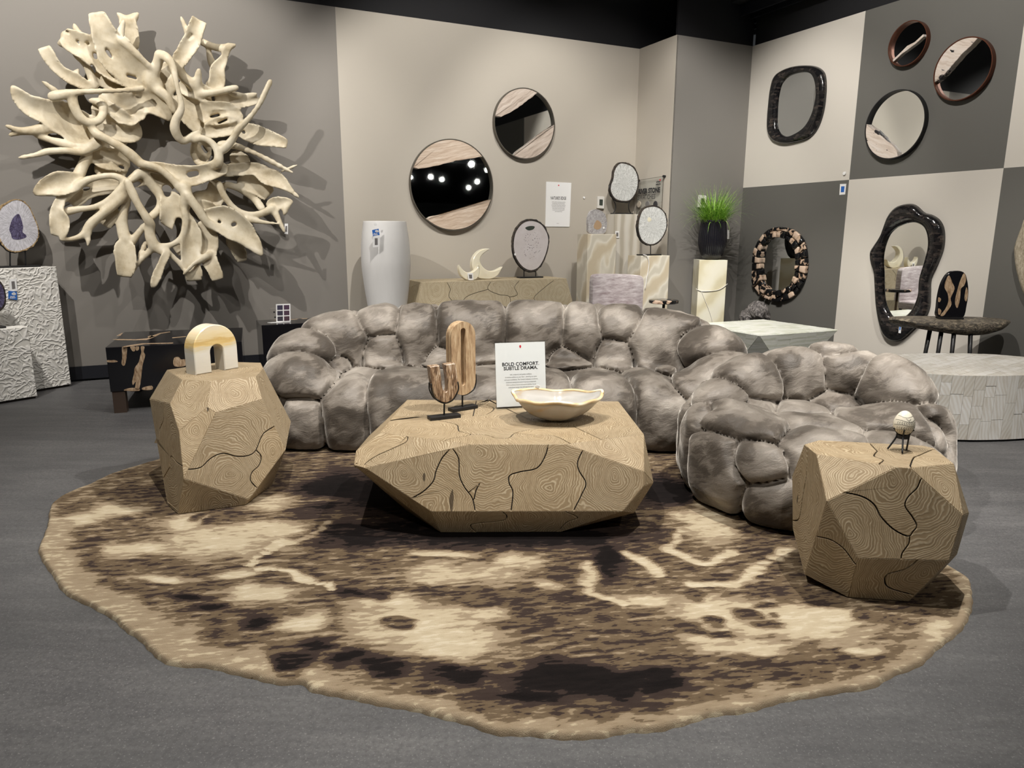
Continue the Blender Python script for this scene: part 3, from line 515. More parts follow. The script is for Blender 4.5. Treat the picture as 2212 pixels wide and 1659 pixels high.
LT = {'A': (-1.817, 3.682, .59), 'B': (-1.620, 3.425, .59), 'C': (-1.469, 3.399, .59), 'D': (-1.290, 3.514, .59), 'E': (-1.333, 3.742, .59), 'F': (-1.871, 3.578, .457), 'G': (-1.646, 3.332, .491), 'H': (-1.559, 3.215, .388), 'I': (-1.452, 3.291, .485), 'J': (-1.410, 3.289, .459), 'K': (-1.238, 3.436, .491), 'L': (-1.140, 3.440, .228), 'M': (-1.516, 3.127, .186), 'N': (-1.278, 3.273, .027), 'O': (-1.570, 3.152, .0), 'P': (-1.673, 3.265, .0), 'R': (-1.296, 3.272, .0)}
a = c2(2.3045, 0, 400)
faceted('faceted_side_table', 'tall faceted bleached-wood side table on the left of the rug, carrying the onyx arch', 'table', LT,
        [(-1.62, 3.93, .59), (-1.40, 3.90, .59), (-1.93, 3.72, .25), (-1.80, 3.95, .30), (-1.45, 4.05, .30), (-1.22, 3.80, .28), (-1.72, 3.72, 0), (-1.40, 3.78, 0), (-1.26, 3.55, 0)],
        [('FGHMOP', [a((820, 1090), (812, 1170), (795, 1215), (790, 1275), (768, 1280)), a((845, 1410), (850, 1350), (880, 1380), (908, 1398))], a((800, 1150), (860, 1300))),
         ('BCIHG', [], a((957, 1000))), ('CDKJI', [], a((1170, 1015))), ('IJMH', [], a((985, 1210))),
         ('JKLNM', [a((940, 1415), (1000, 1405), (1050, 1360), (1110, 1335), (1180, 1350), (1240, 1345), (1275, 1318), (1310, 1240), (1368, 1200)), a((1275, 1318), (1300, 1350), (1290, 1395), (1255, 1430), (1248, 1470), (1280, 1508))], a((1240, 1150), (1130, 1440), (1370, 1310))),
         ('MNRO', [], a((1080, 1590))), ('ABGF', [], a((870, 990)))], (-1.5, 3.5, ZR-.016), M['wood'])
CT = {'a': (-.576, 3.821, .4), 'c': (.583, 3.796, .4), 'd': (.605, 3.145, .4), 'e': (.235, 2.984, .4), 'g': (-.179, 2.977, .4), 'k': (-.605, 3.157, .4), 'l': (-.699, 3.057, .341), 'i': (-.690, 2.971, .306), 'j': (-.635, 2.940, .303), 'f': (.576, 2.953, .286), 'm': (.575, 2.935, .228), 'n': (.482, 2.901, .124), 'x': (.540, 2.950, .096), 's': (.214, 2.961, 0), 'q': (-.316, 2.954, 0), 'o': (-.345, 2.888, .124)}
a = c2(3.072, 740, 640)
faceted('faceted_coffee_table', 'wide faceted bleached-wood coffee table in the middle of the rug in front of the sofa', 'table', CT,
        [(-.74, 3.55, .27), (-.62, 3.90, .25), (.62, 3.88, .25), (.66, 3.40, .24), (-.45, 3.70, 0), (.42, 3.68, 0), (.50, 3.2, 0), (-.50, 3.2, 0), (.64, 3.05, .2)],
        [('acdegk', [a((975, 680), (955, 705), (900, 712), (950, 720), (1005, 745), (950, 785), (855, 795)), a((300, 825), (450, 805), (550, 800)), a((700, 835), (760, 855), (775, 895), (850, 918), (700, 945)), a((850, 918), (950, 920), (1020, 940), (1100, 940), (1150, 905), (1280, 880), (1420, 872), (1545, 862)), a((1140, 905), (1250, 918), (1400, 925), (1500, 970))], a((560, 735), (900, 880), (480, 890), (1200, 820), (1700, 780), (1300, 930))),
         ('kgjil', [a((432, 925), (420, 965), (330, 1010), (220, 1060), (150, 1110), (145, 1138))], a((180, 990), (260, 1080))), ('def', [], a((1750, 1000))),
         ('gefmnoj', [a((715, 1012), (660, 1075), (620, 1160), (600, 1230), (530, 1300), (448, 1345)), a((730, 1012), (770, 1080), (775, 1190), (810, 1270), (860, 1340), (880, 1430)), a((1365, 985), (1345, 1060), (1290, 1140), (1180, 1165), (1110, 1190), (1105, 1240), (1130, 1300), (1118, 1427)), a((1595, 1022), (1560, 1100), (1570, 1160), (1615, 1240), (1590, 1310), (1535, 1420)), a((910, 1240), (885, 1290), (872, 1350))], a((420, 1180), (600, 1390), (940, 1040), (1400, 1260), (1820, 1200))),
         ('onsq', [a((1060, 1432), (1090, 1460), (1060, 1490), (880, 1510), (850, 1530), (890, 1570)), a((1480, 1432), (1560, 1470), (1490, 1500), (1430, 1560))], a((1020, 1535), (1250, 1480), (760, 1490), (1620, 1470))),
         ('ijoq', [a((370, 1330), (385, 1380), (300, 1420), (320, 1480))], a((260, 1330), (480, 1450)))], (0, 3.35, ZR-.016), M['wood'])
RT = {'A': (1.137, 2.660, .5), 'A2': (1.218, 2.718, .5), 'Bk': (1.591, 2.650, .5), 'Bk2': (1.616, 2.615, .5), 'B': (1.579, 2.430, .5), 'C': (1.352, 2.387, .5), 'D': (1.395, 2.380, .5), 'E': (1.133, 2.538, .5), 'G': (1.124, 2.398, .369), 'H': (1.115, 2.500, .033), 'S': (1.135, 2.741, .342), 'S2': (1.125, 2.669, .150), 'I': (1.565, 2.321, .348), 'J': (1.522, 2.296, .190), 'K': (1.228, 2.341, .177), 'L': (1.232, 2.387, 0), 'N': (1.436, 2.357, 0), 'T': (1.590, 2.360, .183)}
a = c2(2.592, 1460, 700)
faceted('faceted_side_table', 'squat faceted bleached-wood side table on the right of the rug, carrying the engraved egg', 'table', RT,
        [(1.30, 2.86, .36), (1.58, 2.80, .34), (1.70, 2.60, .30), (1.68, 2.46, .30), (1.20, 2.72, 0), (1.55, 2.70, 0), (1.60, 2.50, 0), (1.62, 2.72, .14), (1.18, 2.60, .0)],
        [(['A', 'A2', 'Bk', 'Bk2', 'B', 'C', 'D', 'E'], [a((1130, 708), (1110, 738), (1160, 760), (1140, 780)), a((1440, 700), (1360, 735), (1330, 750), (1310, 800))], a((1000, 700), (1300, 720), (1450, 760))),
         ('ECG', [], a((1000, 860))), (['A', 'E', 'G', 'H', 'S2', 'S'], [a((738, 680), (735, 780), (728, 860), (710, 960), (690, 1085), (655, 1100))], a((700, 900), (760, 1000), (690, 1250))),
         ('CDIJKG', [a((935, 942), (1040, 965), (1110, 1010), (1150, 1080), (1220, 1150), (1300, 1188), (1330, 1160), (1350, 1130), (1325, 1080), (1285, 1020), (1300, 970), (1350, 920), (1372, 870)), a((1310, 1190), (1305, 1230), (1270, 1280), (1262, 1318))], a((1230, 885), (980, 1160), (1530, 1290))),
         ('DBI', [], a((1500, 900))), ('GKLH', [a((790, 1190), (870, 1210), (940, 1260), (1003, 1345))], a((870, 1180), (880, 1420))),
         ('KJNL', [a((1355, 1320), (1290, 1370), (1190, 1400), (1170, 1440), (1200, 1480), (1340, 1520))], a((1050, 1430), (1400, 1400)))], (1.38, 2.52, ZR-.016), M['wood'])
# ------------------------------------------------------------------ sofa and armchair: tufted pillows
def pillow(c, R, a, e=2.6, seed=0, n=18, amp=.02):
    c = np.asarray(c, float); g = np.tan(np.linspace(-1, 1, n+1)*math.pi/4); V = []; F = []; ix = {}
    def vid(p):
        k = tuple(np.round(p, 5))
        if k not in ix: ix[k] = len(V); V.append(p)
        return ix[k]
    for ax in range(3):
        for s in (-1, 1):
            for i in range(n):
                for j in range(n):
                    q = []
                    for (di, dj) in ((0, 0), (1, 0), (1, 1), (0, 1)):
                        p = np.zeros(3); p[ax] = s; p[(ax+1) % 3] = g[i+di]; p[(ax+2) % 3] = g[j+dj]; q.append(vid(p))
                    F.append(tuple(q if s > 0 else q[::-1]))
    D = np.array(V); D = D/(np.sum(np.abs(D)**e, 1)**(1/e))[:, None]
    r = np.random.RandomState(seed); dv = np.zeros(len(D))
    for k in range(7): w = r.normal(size=3)*(2+k*.9); dv += np.sin(D@w+r.rand()*6.28)/(1.6+k)
    D = D*(1+amp*dv)[:, None]
    return c+(D*np.asarray(a))@np.asarray(R), F
def wallsdf(G, path, r, z0):               # rounded upholstered wall of changing height along a plan path
    X, Y, Z = G; D = np.full(X.shape, 9., np.float32); P = catm(path, 5, False)
    for a_, b_ in zip(P[:-1], P[1:]):
        d = np.array(b_)-np.array(a_); t_ = np.clip(((X-a_[0])*d[0]+(Y-a_[1])*d[1])/(d[0]**2+d[1]**2+1e-9), 0, 1)
        zc = np.clip(Z, z0+r, np.maximum(a_[2]+t_*d[2]-r, z0+r+.01)); D = np.minimum(D, np.sqrt((X-a_[0]-t_*d[0])**2+(Y-a_[1]-t_*d[1])**2+(Z-zc)**2)-r)
    return D
def smin(a_, b_, k): h_ = np.clip(.5+.5*(b_-a_)/k, 0, 1); return b_*(1-h_)+a_*h_-k*h_*(1-h_)
def rslab(G, c, hx, hy, z0, z1, r, e=4.): X, Y, Z = G; q = ((np.abs(X-c[0])/hx)**e+(np.abs(Y-c[1])/hy)**e)**(1/e); dp = (q-1)*min(hx, hy); dz = np.abs(Z-(z0+z1)/2)-(z1-z0)/2; a_ = np.maximum(dp+r, 0); b_ = np.maximum(dz+r, 0); return np.sqrt(a_*a_+b_*b_)+np.minimum(np.maximum(dp, dz)+r, 0)-r
def tufted(root, specs, basefn, lo, hi, h, A=.085, extra=(), name='cushion'):
    n_ = [int((b_-a_)/h)+1 for a_, b_ in zip(lo, hi)]; G = np.meshgrid(*[np.float32(lo[i])+np.arange(n_[i], dtype=np.float32)*np.float32(h) for i in range(3)], indexing='ij')
    seeds = []
    for s_ in specs:
        x0, y0, x1, y1, Y, hd = s_[:6]; yaw = math.radians(s_[6]) if len(s_) > 6 else 0; c = aty((x0+x1)/2, (y0+y1)/2, Y); d = (c-EYE)@CF; hw = (x1-x0)/2*d/FPX; hh = (y1-y0)/2*d/FPX
        hh = max(.05, math.sqrt(max(hh*hh-(hd*.2)**2, .0025))); seeds.append((c, yaw, (hw, max(hd, .16), hh)))
    for c, r_ in extra: seeds.append((np.array(c), 0., r_))
    F1 = np.full(n_, 9., np.float32); F2 = F1.copy()
    def nrm(c, yaw, r_, X, Y, Z):
        dx, dy, dz = X-c[0], Y-c[1], Z-c[2]; a_ = (dx*math.cos(yaw)+dy*math.sin(yaw))/r_[0]; b_ = (-dx*math.sin(yaw)+dy*math.cos(yaw))/r_[1]; return np.sqrt(a_*a_+b_*b_+(dz/r_[2])**2)
    for sd in seeds: q = nrm(*sd, *G).astype(np.float32); F2 = np.minimum(F2, np.maximum(F1, q)); F1 = np.minimum(F1, q)
    t_ = np.clip((F2-F1)/.50, 0, 1); bump = A*(1-(1-t_)**2.4)**.55+.015*np.clip((F2-F1-.2)/.9, 0, 1)
    D = basefn(G)-bump+.003*np.sin(G[0]*31+G[2]*17)*np.sin(G[1]*23-G[2]*29)+.002*np.sin(G[0]*61-G[2]*47+G[1]*40); D = np.maximum(D, .006-G[2])
    for ax in range(3): sl = [slice(None)]*3; sl[ax] = 0; D[tuple(sl)] = .1; sl[ax] = -1; D[tuple(sl)] = .1
    V, F = surfnet(D.astype(np.float32), lo, h)
    N_ = np.zeros(len(V)); cnt = np.zeros(len(V))                        # one light smoothing pass
    for _ in range(2):
        acc = np.zeros_like(V); cn = np.zeros(len(V))
        for a_, b_ in ((0, 1), (1, 2), (2, 3), (3, 0)): np.add.at(acc, F[:, a_], V[F[:, b_]]); np.add.at(acc, F[:, b_], V[F[:, a_]]); np.add.at(cn, F[:, a_], 1); np.add.at(cn, F[:, b_], 1)
        V = V*.6+.4*acc/np.maximum(cn, 1)[:, None]
    C = V[F].mean(1); own = np.argmin(np.stack([nrm(*sd, C[:, 0], C[:, 1], C[:, 2]) for sd in seeds]), 0)
    e1 = V[F[:, 2]]-V[F[:, 0]]; e2 = V[F[:, 3]]-V[F[:, 1]]; fn = np.cross(e1, e2); vn = np.zeros_like(V)
    for k in range(4): np.add.at(vn, F[:, k], fn)
    vn /= np.linalg.norm(vn, axis=1)[:, None]+1e-12
    for k in range(len(seeds)):
        f = F[own == k]
        if len(f) < 12: continue
        u, inv = np.unique(f, return_inverse=True); o = part(root, name, (V[u], inv.reshape(-1, 4)), M['velvet'], smooth=True)
        o.data.normals_split_custom_set_from_vertices([tuple(x) for x in vn[u]])
sofa = empty('bubble_sofa', (0, 4.6, 0), 'large curved taupe velvet sofa of puffy bubble cushions behind the coffee table', 'sofa')
SOFA = [(566, 748, 722, 860, 4.34, .22, 20, 2.5), (578, 702, 727, 800, 4.58, .22, 25, 2.5), (642, 659, 795, 815, 4.80, .2, 22, 2.6), (764, 654, 864, 740, 4.92, .17, 8, 3), (788, 724, 868, 812, 4.80, .15, 8, 3), (862, 651, 946, 808, 4.90, .18, 4, 3), (942, 647, 1100, 803, 4.94, .2, 0, 3.1), (908, 751, 1002, 812, 4.73, .13), (1084, 648, 1219, 803, 4.94, .2, 0, 3.1), (1178, 749, 1284, 812, 4.73, .13), (1215, 657, 1300, 803, 4.90, .18, -4, 3), (1287, 655, 1390, 746, 4.90, .17, -8, 3), (1282, 732, 1368, 815, 4.78, .15, -8, 3), (1358, 665, 1498, 812, 4.76, .2, -22, 2.6), (1432, 707, 1564, 795, 4.58, .22, -25, 2.5), (1405, 752, 1472, 814, 4.56, .12), (1437, 749, 1596, 862, 4.34, .22, -20, 2.5), (712, 768, 755, 815, 4.62, .1),
    (584, 846, 708, 996, 4.29, .22, 10, 2.9), (704, 822, 812, 992, 4.35, .22, 4, 2.9), (720, 798, 838, 852, 4.55, .18), (803, 797, 992, 988, 4.40, .26, 0, 2.9), (880, 790, 995, 842, 4.66, .16), (985, 800, 1100, 988, 4.40, .26, 0, 2.9), (1095, 802, 1235, 988, 4.40, .26, 0, 2.9), (1000, 791, 1112, 838, 4.66, .16), (1108, 793, 1210, 842, 4.66, .16), (1200, 791, 1330, 842, 4.60, .17), (1225, 805, 1392, 988, 4.38, .24, -3, 2.9), (1328, 792, 1484, 978, 4.42, .26, -5, 2.8), (1474, 852, 1594, 988, 4.32, .22, -10, 2.9)]
def sofabase(G):
    w_ = wallsdf(G, [(-1.33, 4.34, .485), (-1.37, 4.55, .58), (-1.22, 4.80, .68), (-.85, 4.95, .735), (0, 5.0, .755), (.85, 4.95, .735), (1.20, 4.80, .68), (1.35, 4.55, .58), (1.31, 4.36, .485)], .135, .03)
    st = rslab(G, (0, 4.58), 1.40, .42, .03, .36, .10, 5.); return smin(w_, st, .05)
tufted(sofa, SOFA, sofabase, (-1.62, 4.05, 0.), (1.62, 5.28, .90), .0125, extra=[((x, 5.12-.14*abs(x), z), (.24, .16, .2)) for x in (-1.1, -.66, -.22, .22, .66, 1.1) for z in (.2, .58)]+[((sx*1.42, y, .2), (.16, .2, .2)) for sx in (-1, 1) for y in (4.35, 4.7)])
chair = empty('bubble_armchair', (1.5, 3.5, 0), 'round taupe velvet armchair of puffy bubble cushions at the right edge of the rug', 'armchair')
CHAIR = [(1848, 739, 1994, 812, 3.98, .18, -15), (1736, 739, 1864, 855, 3.99, .17, 5), (1640, 756, 1765, 830, 4.02, .12, 20), (1659, 774, 1774, 890, 3.86, .14, 18, 2.6), (1558, 788, 1670, 895, 3.80, .14, 35, 2.6), (1776, 770, 1930, 868, 3.81, .16, 0, 2.6), (1745, 846, 1862, 912, 3.68, .14), (1848, 777, 2010, 925, 3.64, .2, -45, 2.6), (1798, 862, 1967, 980, 3.42, .18, -35, 2.5), (1966, 858, 2029, 990, 3.62, .2), (1948, 898, 2020, 985, 3.38, .15), (1539, 872, 1704, 960, 3.30, .22, 8, 2.5), (1666, 866, 1794, 922, 3.54, .16), (1664, 888, 1814, 968, 3.34, .19), (1550, 860, 1688, 905, 3.64, .14), (1662, 918, 1814, 1054, 3.13, .18, -5), (1498, 834, 1594, 912, 3.66, .15, 40), (1492, 888, 1556, 1048, 3.46, .2, 40), (1514, 930, 1616, 1114, 3.20, .18, 30, 2.8), (1570, 947, 1682, 1048, 3.09, .14, 15), (1597, 1018, 1720, 1150, 3.04, .17, 10), (1705, 1000, 1830, 1140, 3.05, .17), (1820, 960, 1965, 1100, 3.17, .2, -15), (1930, 960, 2024, 1090, 3.38, .2, -40)]
def chairbase(G):
    w_ = wallsdf(G, [(1.07, 3.38, .40), (1.07, 3.60, .45), (1.16, 3.74, .52), (1.35, 3.84, .585), (1.6, 3.91, .63), (1.84, 3.85, .635), (1.98, 3.68, .60), (1.99, 3.46, .48), (1.91, 3.28, .40)], .115, .03)
    st = rslab(G, (1.50, 3.44), .50, .49, .02, .37, .13, 2.6); return smin(w_, st, .06)
tufted(chair, CHAIR, chairbase, (.78, 2.82, 0.), (2.24, 4.28, .78), 0.0118, A=.075, extra=[((1.5+.58*math.cos(a_), 3.55+.55*math.sin(a_), .25), (.2, .2, .2)) for a_ in (-.2, .35, .9, 1.5, 2.1, 2.7)])
# ------------------------------------------------------------------ cast root wall sculpture
P_, B_, H_ = 'P', 'B', 'H'
ROOT = [(P_, [(355,205,30,30),(400,235,45,28),(480,270,50,25),(560,320,65,22),(650,370,70,20),(740,430,60,18)]), (B_, [(380,240,28,28),(325,238,10,30)]), (B_, [(380,230,30,28),(352,190,18,30)]), (B_, [(470,225,22,24),(425,180,14,26),(402,132,7,28)]),
 (P_, [(527,85,34,34),(555,160,40,32),(590,230,60,28),(640,310,75,24),(700,380,65,20)]), (B_, [(640,220,30,28),(658,160,14,30),(672,112,7,32)]), (B_, [(655,215,16,34),(700,255,13,34),(760,310,12,32),(825,372,12,28)]),
 (P_, [(690,120,36,14),(715,190,28,12),(725,260,22,10)]), (B_, [(690,120,26,14),(640,75,8,16)]), (B_, [(700,120,30,14),(750,72,8,16)]),
 (P_, [(245,270,28,30),(290,345,24,28),(340,395,22,26),(400,430,26,24),(470,465,24,22)]), (B_, [(395,420,14,24),(425,380,7,26)]), (B_, [(400,445,14,22),(330,410,9,26)]), (B_, [(405,295,12,26),(460,345,14,24),(490,400,16,22),(510,470,18,22)]),
 (P_, [(510,380,30,18),(560,420,40,16),(620,440,45,14),(700,450,40,14)]), (B_, [(285,525,24,34),(350,512,20,36),(430,500,14,36),(540,494,11,35),(650,492,11,34),(770,480,16,30)]), (B_, [(310,500,14,28),(235,445,9,32)]),
 (B_, [(390,520,22,34),(400,570,20,34),(430,630,20,33),(480,665,18,32),(535,655,16,30),(560,610,16,26),(550,560,18,22),(490,545,10,20)]),
 (P_, [(590,530,40,16),(640,570,60,14),(700,600,70,12),(760,560,50,14),(820,560,45,14),(880,600,35,14),(920,640,18,14)]), (P_, [(560,600,45,14),(600,660,70,12),(670,700,60,10),(720,720,40,8)]), (P_, [(520,700,35,16),(560,740,50,12),(640,750,45,9)]),
 (P_, [(72,475,10,34),(110,530,30,30),(170,580,38,26),(250,610,48,22),(330,640,66,16),(420,690,66,12),(480,740,50,12)]), (B_, [(35,683,8,34),(110,708,13,30),(200,705,22,26),(270,690,30,22)]), (B_, [(55,733,8,30),(110,718,12,28),(190,710,16,26)]),
 (B_, [(200,738,12,24),(290,765,16,24),(380,790,18,24),(470,795,20,24),(540,760,24,24)]), (B_, [(108,857,8,36),(200,840,11,34),(260,822,15,32),(360,818,14,30),(450,825,16,26),(540,780,22,24)]), (B_, [(490,685,14,30),(530,730,20,32),(590,760,18,32),(650,795,20,32),(710,840,24,30),(765,890,22,28)]),
 (P_, [(520,830,50,12),(590,850,60,9),(650,880,45,7)]), (P_, [(560,920,40,9),(640,940,40,7)]), (B_, [(480,830,24,20),(450,900,24,20),(420,970,28,22)]), (P_, [(200,1045,16,32),(260,1015,34,30),(330,1000,46,28),(400,985,40,24)]), (B_, [(195,1055,8,30),(300,1050,14,28),(340,1060,18,26)]),
 (B_, [(350,1080,18,28),(400,1030,18,28),(460,985,18,28),(540,960,14,28),(620,955,14,28),(680,980,18,28)]), (P_, [(390,1090,40,14),(450,1040,40,12),(520,1010,40,10),(600,1000,40,10)]), (B_, [(360,1150,20,28),(430,1135,14,28),(510,1125,13,28),(580,1095,16,28),(650,1040,22,28),(690,1000,24,28)]),
 (P_, [(335,1080,20,30),(310,1150,24,32),(330,1200,36,32),(320,1270,32,34)]), (B_, [(330,1300,8,36),(390,1298,11,34),(450,1275,15,32),(490,1220,22,30),(550,1165,20,30),(620,1110,22,29),(670,1060,24,28)]), (B_, [(480,1240,14,30),(478,1330,9,34)]), (P_, [(560,1200,45,18),(600,1150,40,18)]),
 (B_, [(690,1000,20,26),(690,1080,18,24),(670,1160,20,24),(665,1230,26,24),(680,1300,30,26)]), (P_, [(680,1340,45,28),(685,1420,40,30),(680,1490,32,32)]), (B_, [(700,1330,24,26),(740,1280,16,26),(790,1220,14,26)]), (B_, [(715,1480,9,30),(770,1405,12,30),(830,1350,18,28)]), (B_, [(755,1392,8,28),(790,1320,12,26)]),
 (B_, [(690,985,18,34),(715,1040,20,34),(745,1100,18,34),(790,1175,20,34),(820,1220,22,32)]), (B_, [(720,970,20,26),(770,940,22,24),(830,1010,24,20),(870,1070,20,20),(865,1130,18,22),(820,1180,20,26)]), (P_, [(720,990,30,18),(780,960,35,15),(860,970,35,14),(920,1000,30,14)]),
 (P_, [(930,1090,50,20),(950,1160,60,20),(920,1220,40,22)]), (H_, [(438,266,8,0),(440,267,8,0)]), (H_, [(490,272,8,0),(492,273,8,0)]), (H_, [(386,222,10,0),(388,224,10,0)]), (H_, [(526,325,9,0),(530,345,9,0)]), (H_, [(515,395,10,0),(520,415,9,0)]), (H_, [(590,310,9,0),(610,340,8,0)]), (H_, [(660,230,13,0),(668,245,11,0)]), (H_, [(700,435,9,0),(740,445,8,0)]), (H_, [(655,908,9,0),(670,915,8,0)]), (H_, [(735,1010,13,0),(755,1000,11,0)]), (H_, [(465,1030,10,0),(485,1025,9,0)]), (H_, [(905,1030,24,0),(905,1055,20,0)]), (H_, [(968,1200,18,0),(955,1260,22,0)]), (H_, [(882,1255,14,0),(885,1295,16,0)]), (B_, [(1000,1140,16,30),(1010,1220,14,30),(985,1290,13,30),(930,1330,13,30),(870,1340,20,30)]), (B_, [(815,1225,24,30),(815,1280,24,30),(840,1340,28,30)]),
 (B_, [(850,1345,24,30),(900,1370,24,32)]), (P_, [(905,1375,18,34),(875,1440,18,36),(850,1500,20,38),(832,1550,14,40)]), (B_, [(910,1370,14,32),(960,1415,10,32),(1005,1470,8,34)]), (P_, [(960,1350,35,18),(1000,1330,40,18)]),
 (P_, [(1020,1200,30,26),(1040,1270,40,26),(1040,1340,42,26),(1030,1400,36,28),(1050,1480,36,30),(1055,1510,32,30)]), (P_, [(1110,1250,50,22),(1120,1320,50,22),(1130,1400,36,26),(1160,1460,30,30),(1180,1510,28,32)]), (B_, [(998,1488,7,38),(1050,1435,10,36),(1100,1405,13,34),(1140,1380,16,30)]), (P_, [(1260,1300,32,16),(1290,1350,34,16),(1310,1410,26,16)]),
 (P_, [(1130,1180,40,28),(1200,1190,60,28),(1270,1230,62,30),(1340,1280,45,32),(1390,1340,26,36),(1415,1375,12,38)]), (H_, [(1178,1205,9,0),(1182,1207,9,0)]), (H_, [(1250,1222,11,0),(1260,1218,11,0)]), (B_, [(1020,1060,22,34),(1070,1130,22,34),(1120,1200,20,34),(1200,1255,16,34),(1300,1310,13,36),(1420,1383,8,40)]), (B_, [(1000,1010,24,30),(1015,1070,30,30),(1000,1120,26,28)]),
 (P_, [(790,905,22,22),(870,915,26,22),(960,940,36,24),(1040,960,44,24),(1120,940,36,26),(1200,915,36,28)]), (H_, [(1025,958,16,0),(1060,950,14,0)]), (B_, [(770,890,20,30),(850,910,18,30),(920,960,16,30),(980,1030,18,30)]),
 (P_, [(1090,850,40,10),(1110,800,35,10)]), (H_, [(1095,800,9,0),(1115,830,9,0)]), (B_, [(1050,760,18,28),(1100,750,14,30),(1150,775,16,32),(1185,830,20,34),(1180,890,24,34),(1110,895,18,24),(1065,870,14,18),(1050,810,14,18),(1060,770,14,22)]),
 (B_, [(1468,440,12,44),(1440,500,13,43),(1400,580,12,42),(1340,655,14,40),(1295,700,18,38),(1260,760,18,36),(1215,810,24,34)]), (B_, [(865,295,22,30),(905,310,20,36),(940,365,16,38),(955,440,12,40),(975,520,12,40),(985,590,16,40),(955,650,20,38),(950,710,22,36),(990,765,18,32),(1040,740,16,28),(1080,720,16,26)]), (B_, [(865,300,22,30),(850,360,24,26),(820,420,36,22),(840,460,46,20)]),
 (P_, [(900,470,50,16),(880,400,35,14),(930,370,30,12)]), (B_, [(860,490,24,24),(910,530,22,24),(945,600,16,24)]), (P_, [(1010,560,60,14),(1060,620,70,12),(1100,680,50,12),(1130,700,40,14)]), (P_, [(1010,480,40,18),(1080,500,35,18),(1160,540,35,16),(1230,560,35,16)]),
 (P_, [(1078,122,34,34),(1060,170,30,32),(1040,230,34,30),(1000,290,32,28),(970,340,30,26)]), (B_, [(1030,210,18,30),(1010,160,12,32),(985,95,7,34)]), (H_, [(1020,252,9,0),(1032,235,9,0)]), (B_, [(965,350,24,26),(990,410,22,24),(1040,455,24,24),(1080,490,24,22)]), (B_, [(1070,460,22,24),(1080,385,14,28)]),
 (B_, [(1275,245,10,24),(1210,262,18,22),(1150,250,16,16),(1090,225,18,12)]), (P_, [(1240,250,14,24),(1215,320,18,20),(1180,380,30,18),(1180,450,34,16),(1150,485,30,16)]), (B_, [(1130,260,10,12),(1145,330,18,14),(1175,380,20,16)]), (B_, [(1285,475,14,32),(1220,490,16,30),(1140,505,16,26),(1060,510,20,22)]),
 (P_, [(1160,550,40,16),(1240,550,35,18),(1320,550,30,20),(1400,545,16,22)]), (H_, [(1150,535,8,0),(1153,560,8,0)]), (B_, [(1300,520,12,24),(1240,505,10,26)]), (B_, [(1330,530,14,22),(1390,510,10,26)]), (P_, [(1120,620,50,16),(1200,620,50,18),(1270,620,35,20),(1280,680,30,20),(1200,690,45,18),(1130,720,30,18)]), (H_, [(1140,648,7,0),(1180,638,7,0)]), (H_, [(1178,684,6,0),(1222,664,6,0)]),
 (P_, [(1310,710,30,20),(1370,730,45,22),(1440,750,38,26),(1510,770,28,30),(1550,782,20,32)]), (H_, [(1310,730,9,0),(1312,732,9,0)]), (B_, [(1200,790,24,24),(1270,790,18,26),(1380,830,12,30),(1480,880,13,32),(1585,935,9,36)]), (B_, [(1530,930,8,28),(1612,897,7,30)]), (P_, [(1290,860,42,8),(1320,900,38,8)]),
 (P_, [(1230,930,30,20),(1300,920,30,16),(1390,920,30,18),(1450,960,42,22),(1510,980,35,26),(1560,1020,18,30),(1620,1070,8,34)]), (P_, [(1330,990,40,12),(1400,1010,45,10),(1450,1050,40,12)]), (H_, [(1240,1040,22,0),(1300,1075,34,0),(1370,1120,30,0)]), (B_, [(1190,1000,18,26),(1215,1060,16,26),(1270,1130,16,26),(1340,1165,16,28),(1420,1160,18,30),(1480,1130,22,30)]), (B_, [(1230,1000,16,18),(1310,1030,18,14),(1380,1080,18,14),(1420,1130,22,20)]),
 (P_, [(1480,1110,35,26),(1540,1100,26,30),(1580,1095,10,32)]), (B_, [(1560,1110,16,32),(1545,1160,10,34)]), (B_, [(1490,1150,18,30),(1520,1210,12,34),(1545,1260,7,36)]), (B_, [(1340,1190,18,30),(1420,1205,11,32),(1505,1215,7,36)]), (P_, [(1060,1090,40,16),(1130,1090,45,12),(1180,1060,40,12),(1170,1010,35,14)]), (P_, [(1140,1150,40,14),(1100,1130,40,16)])]
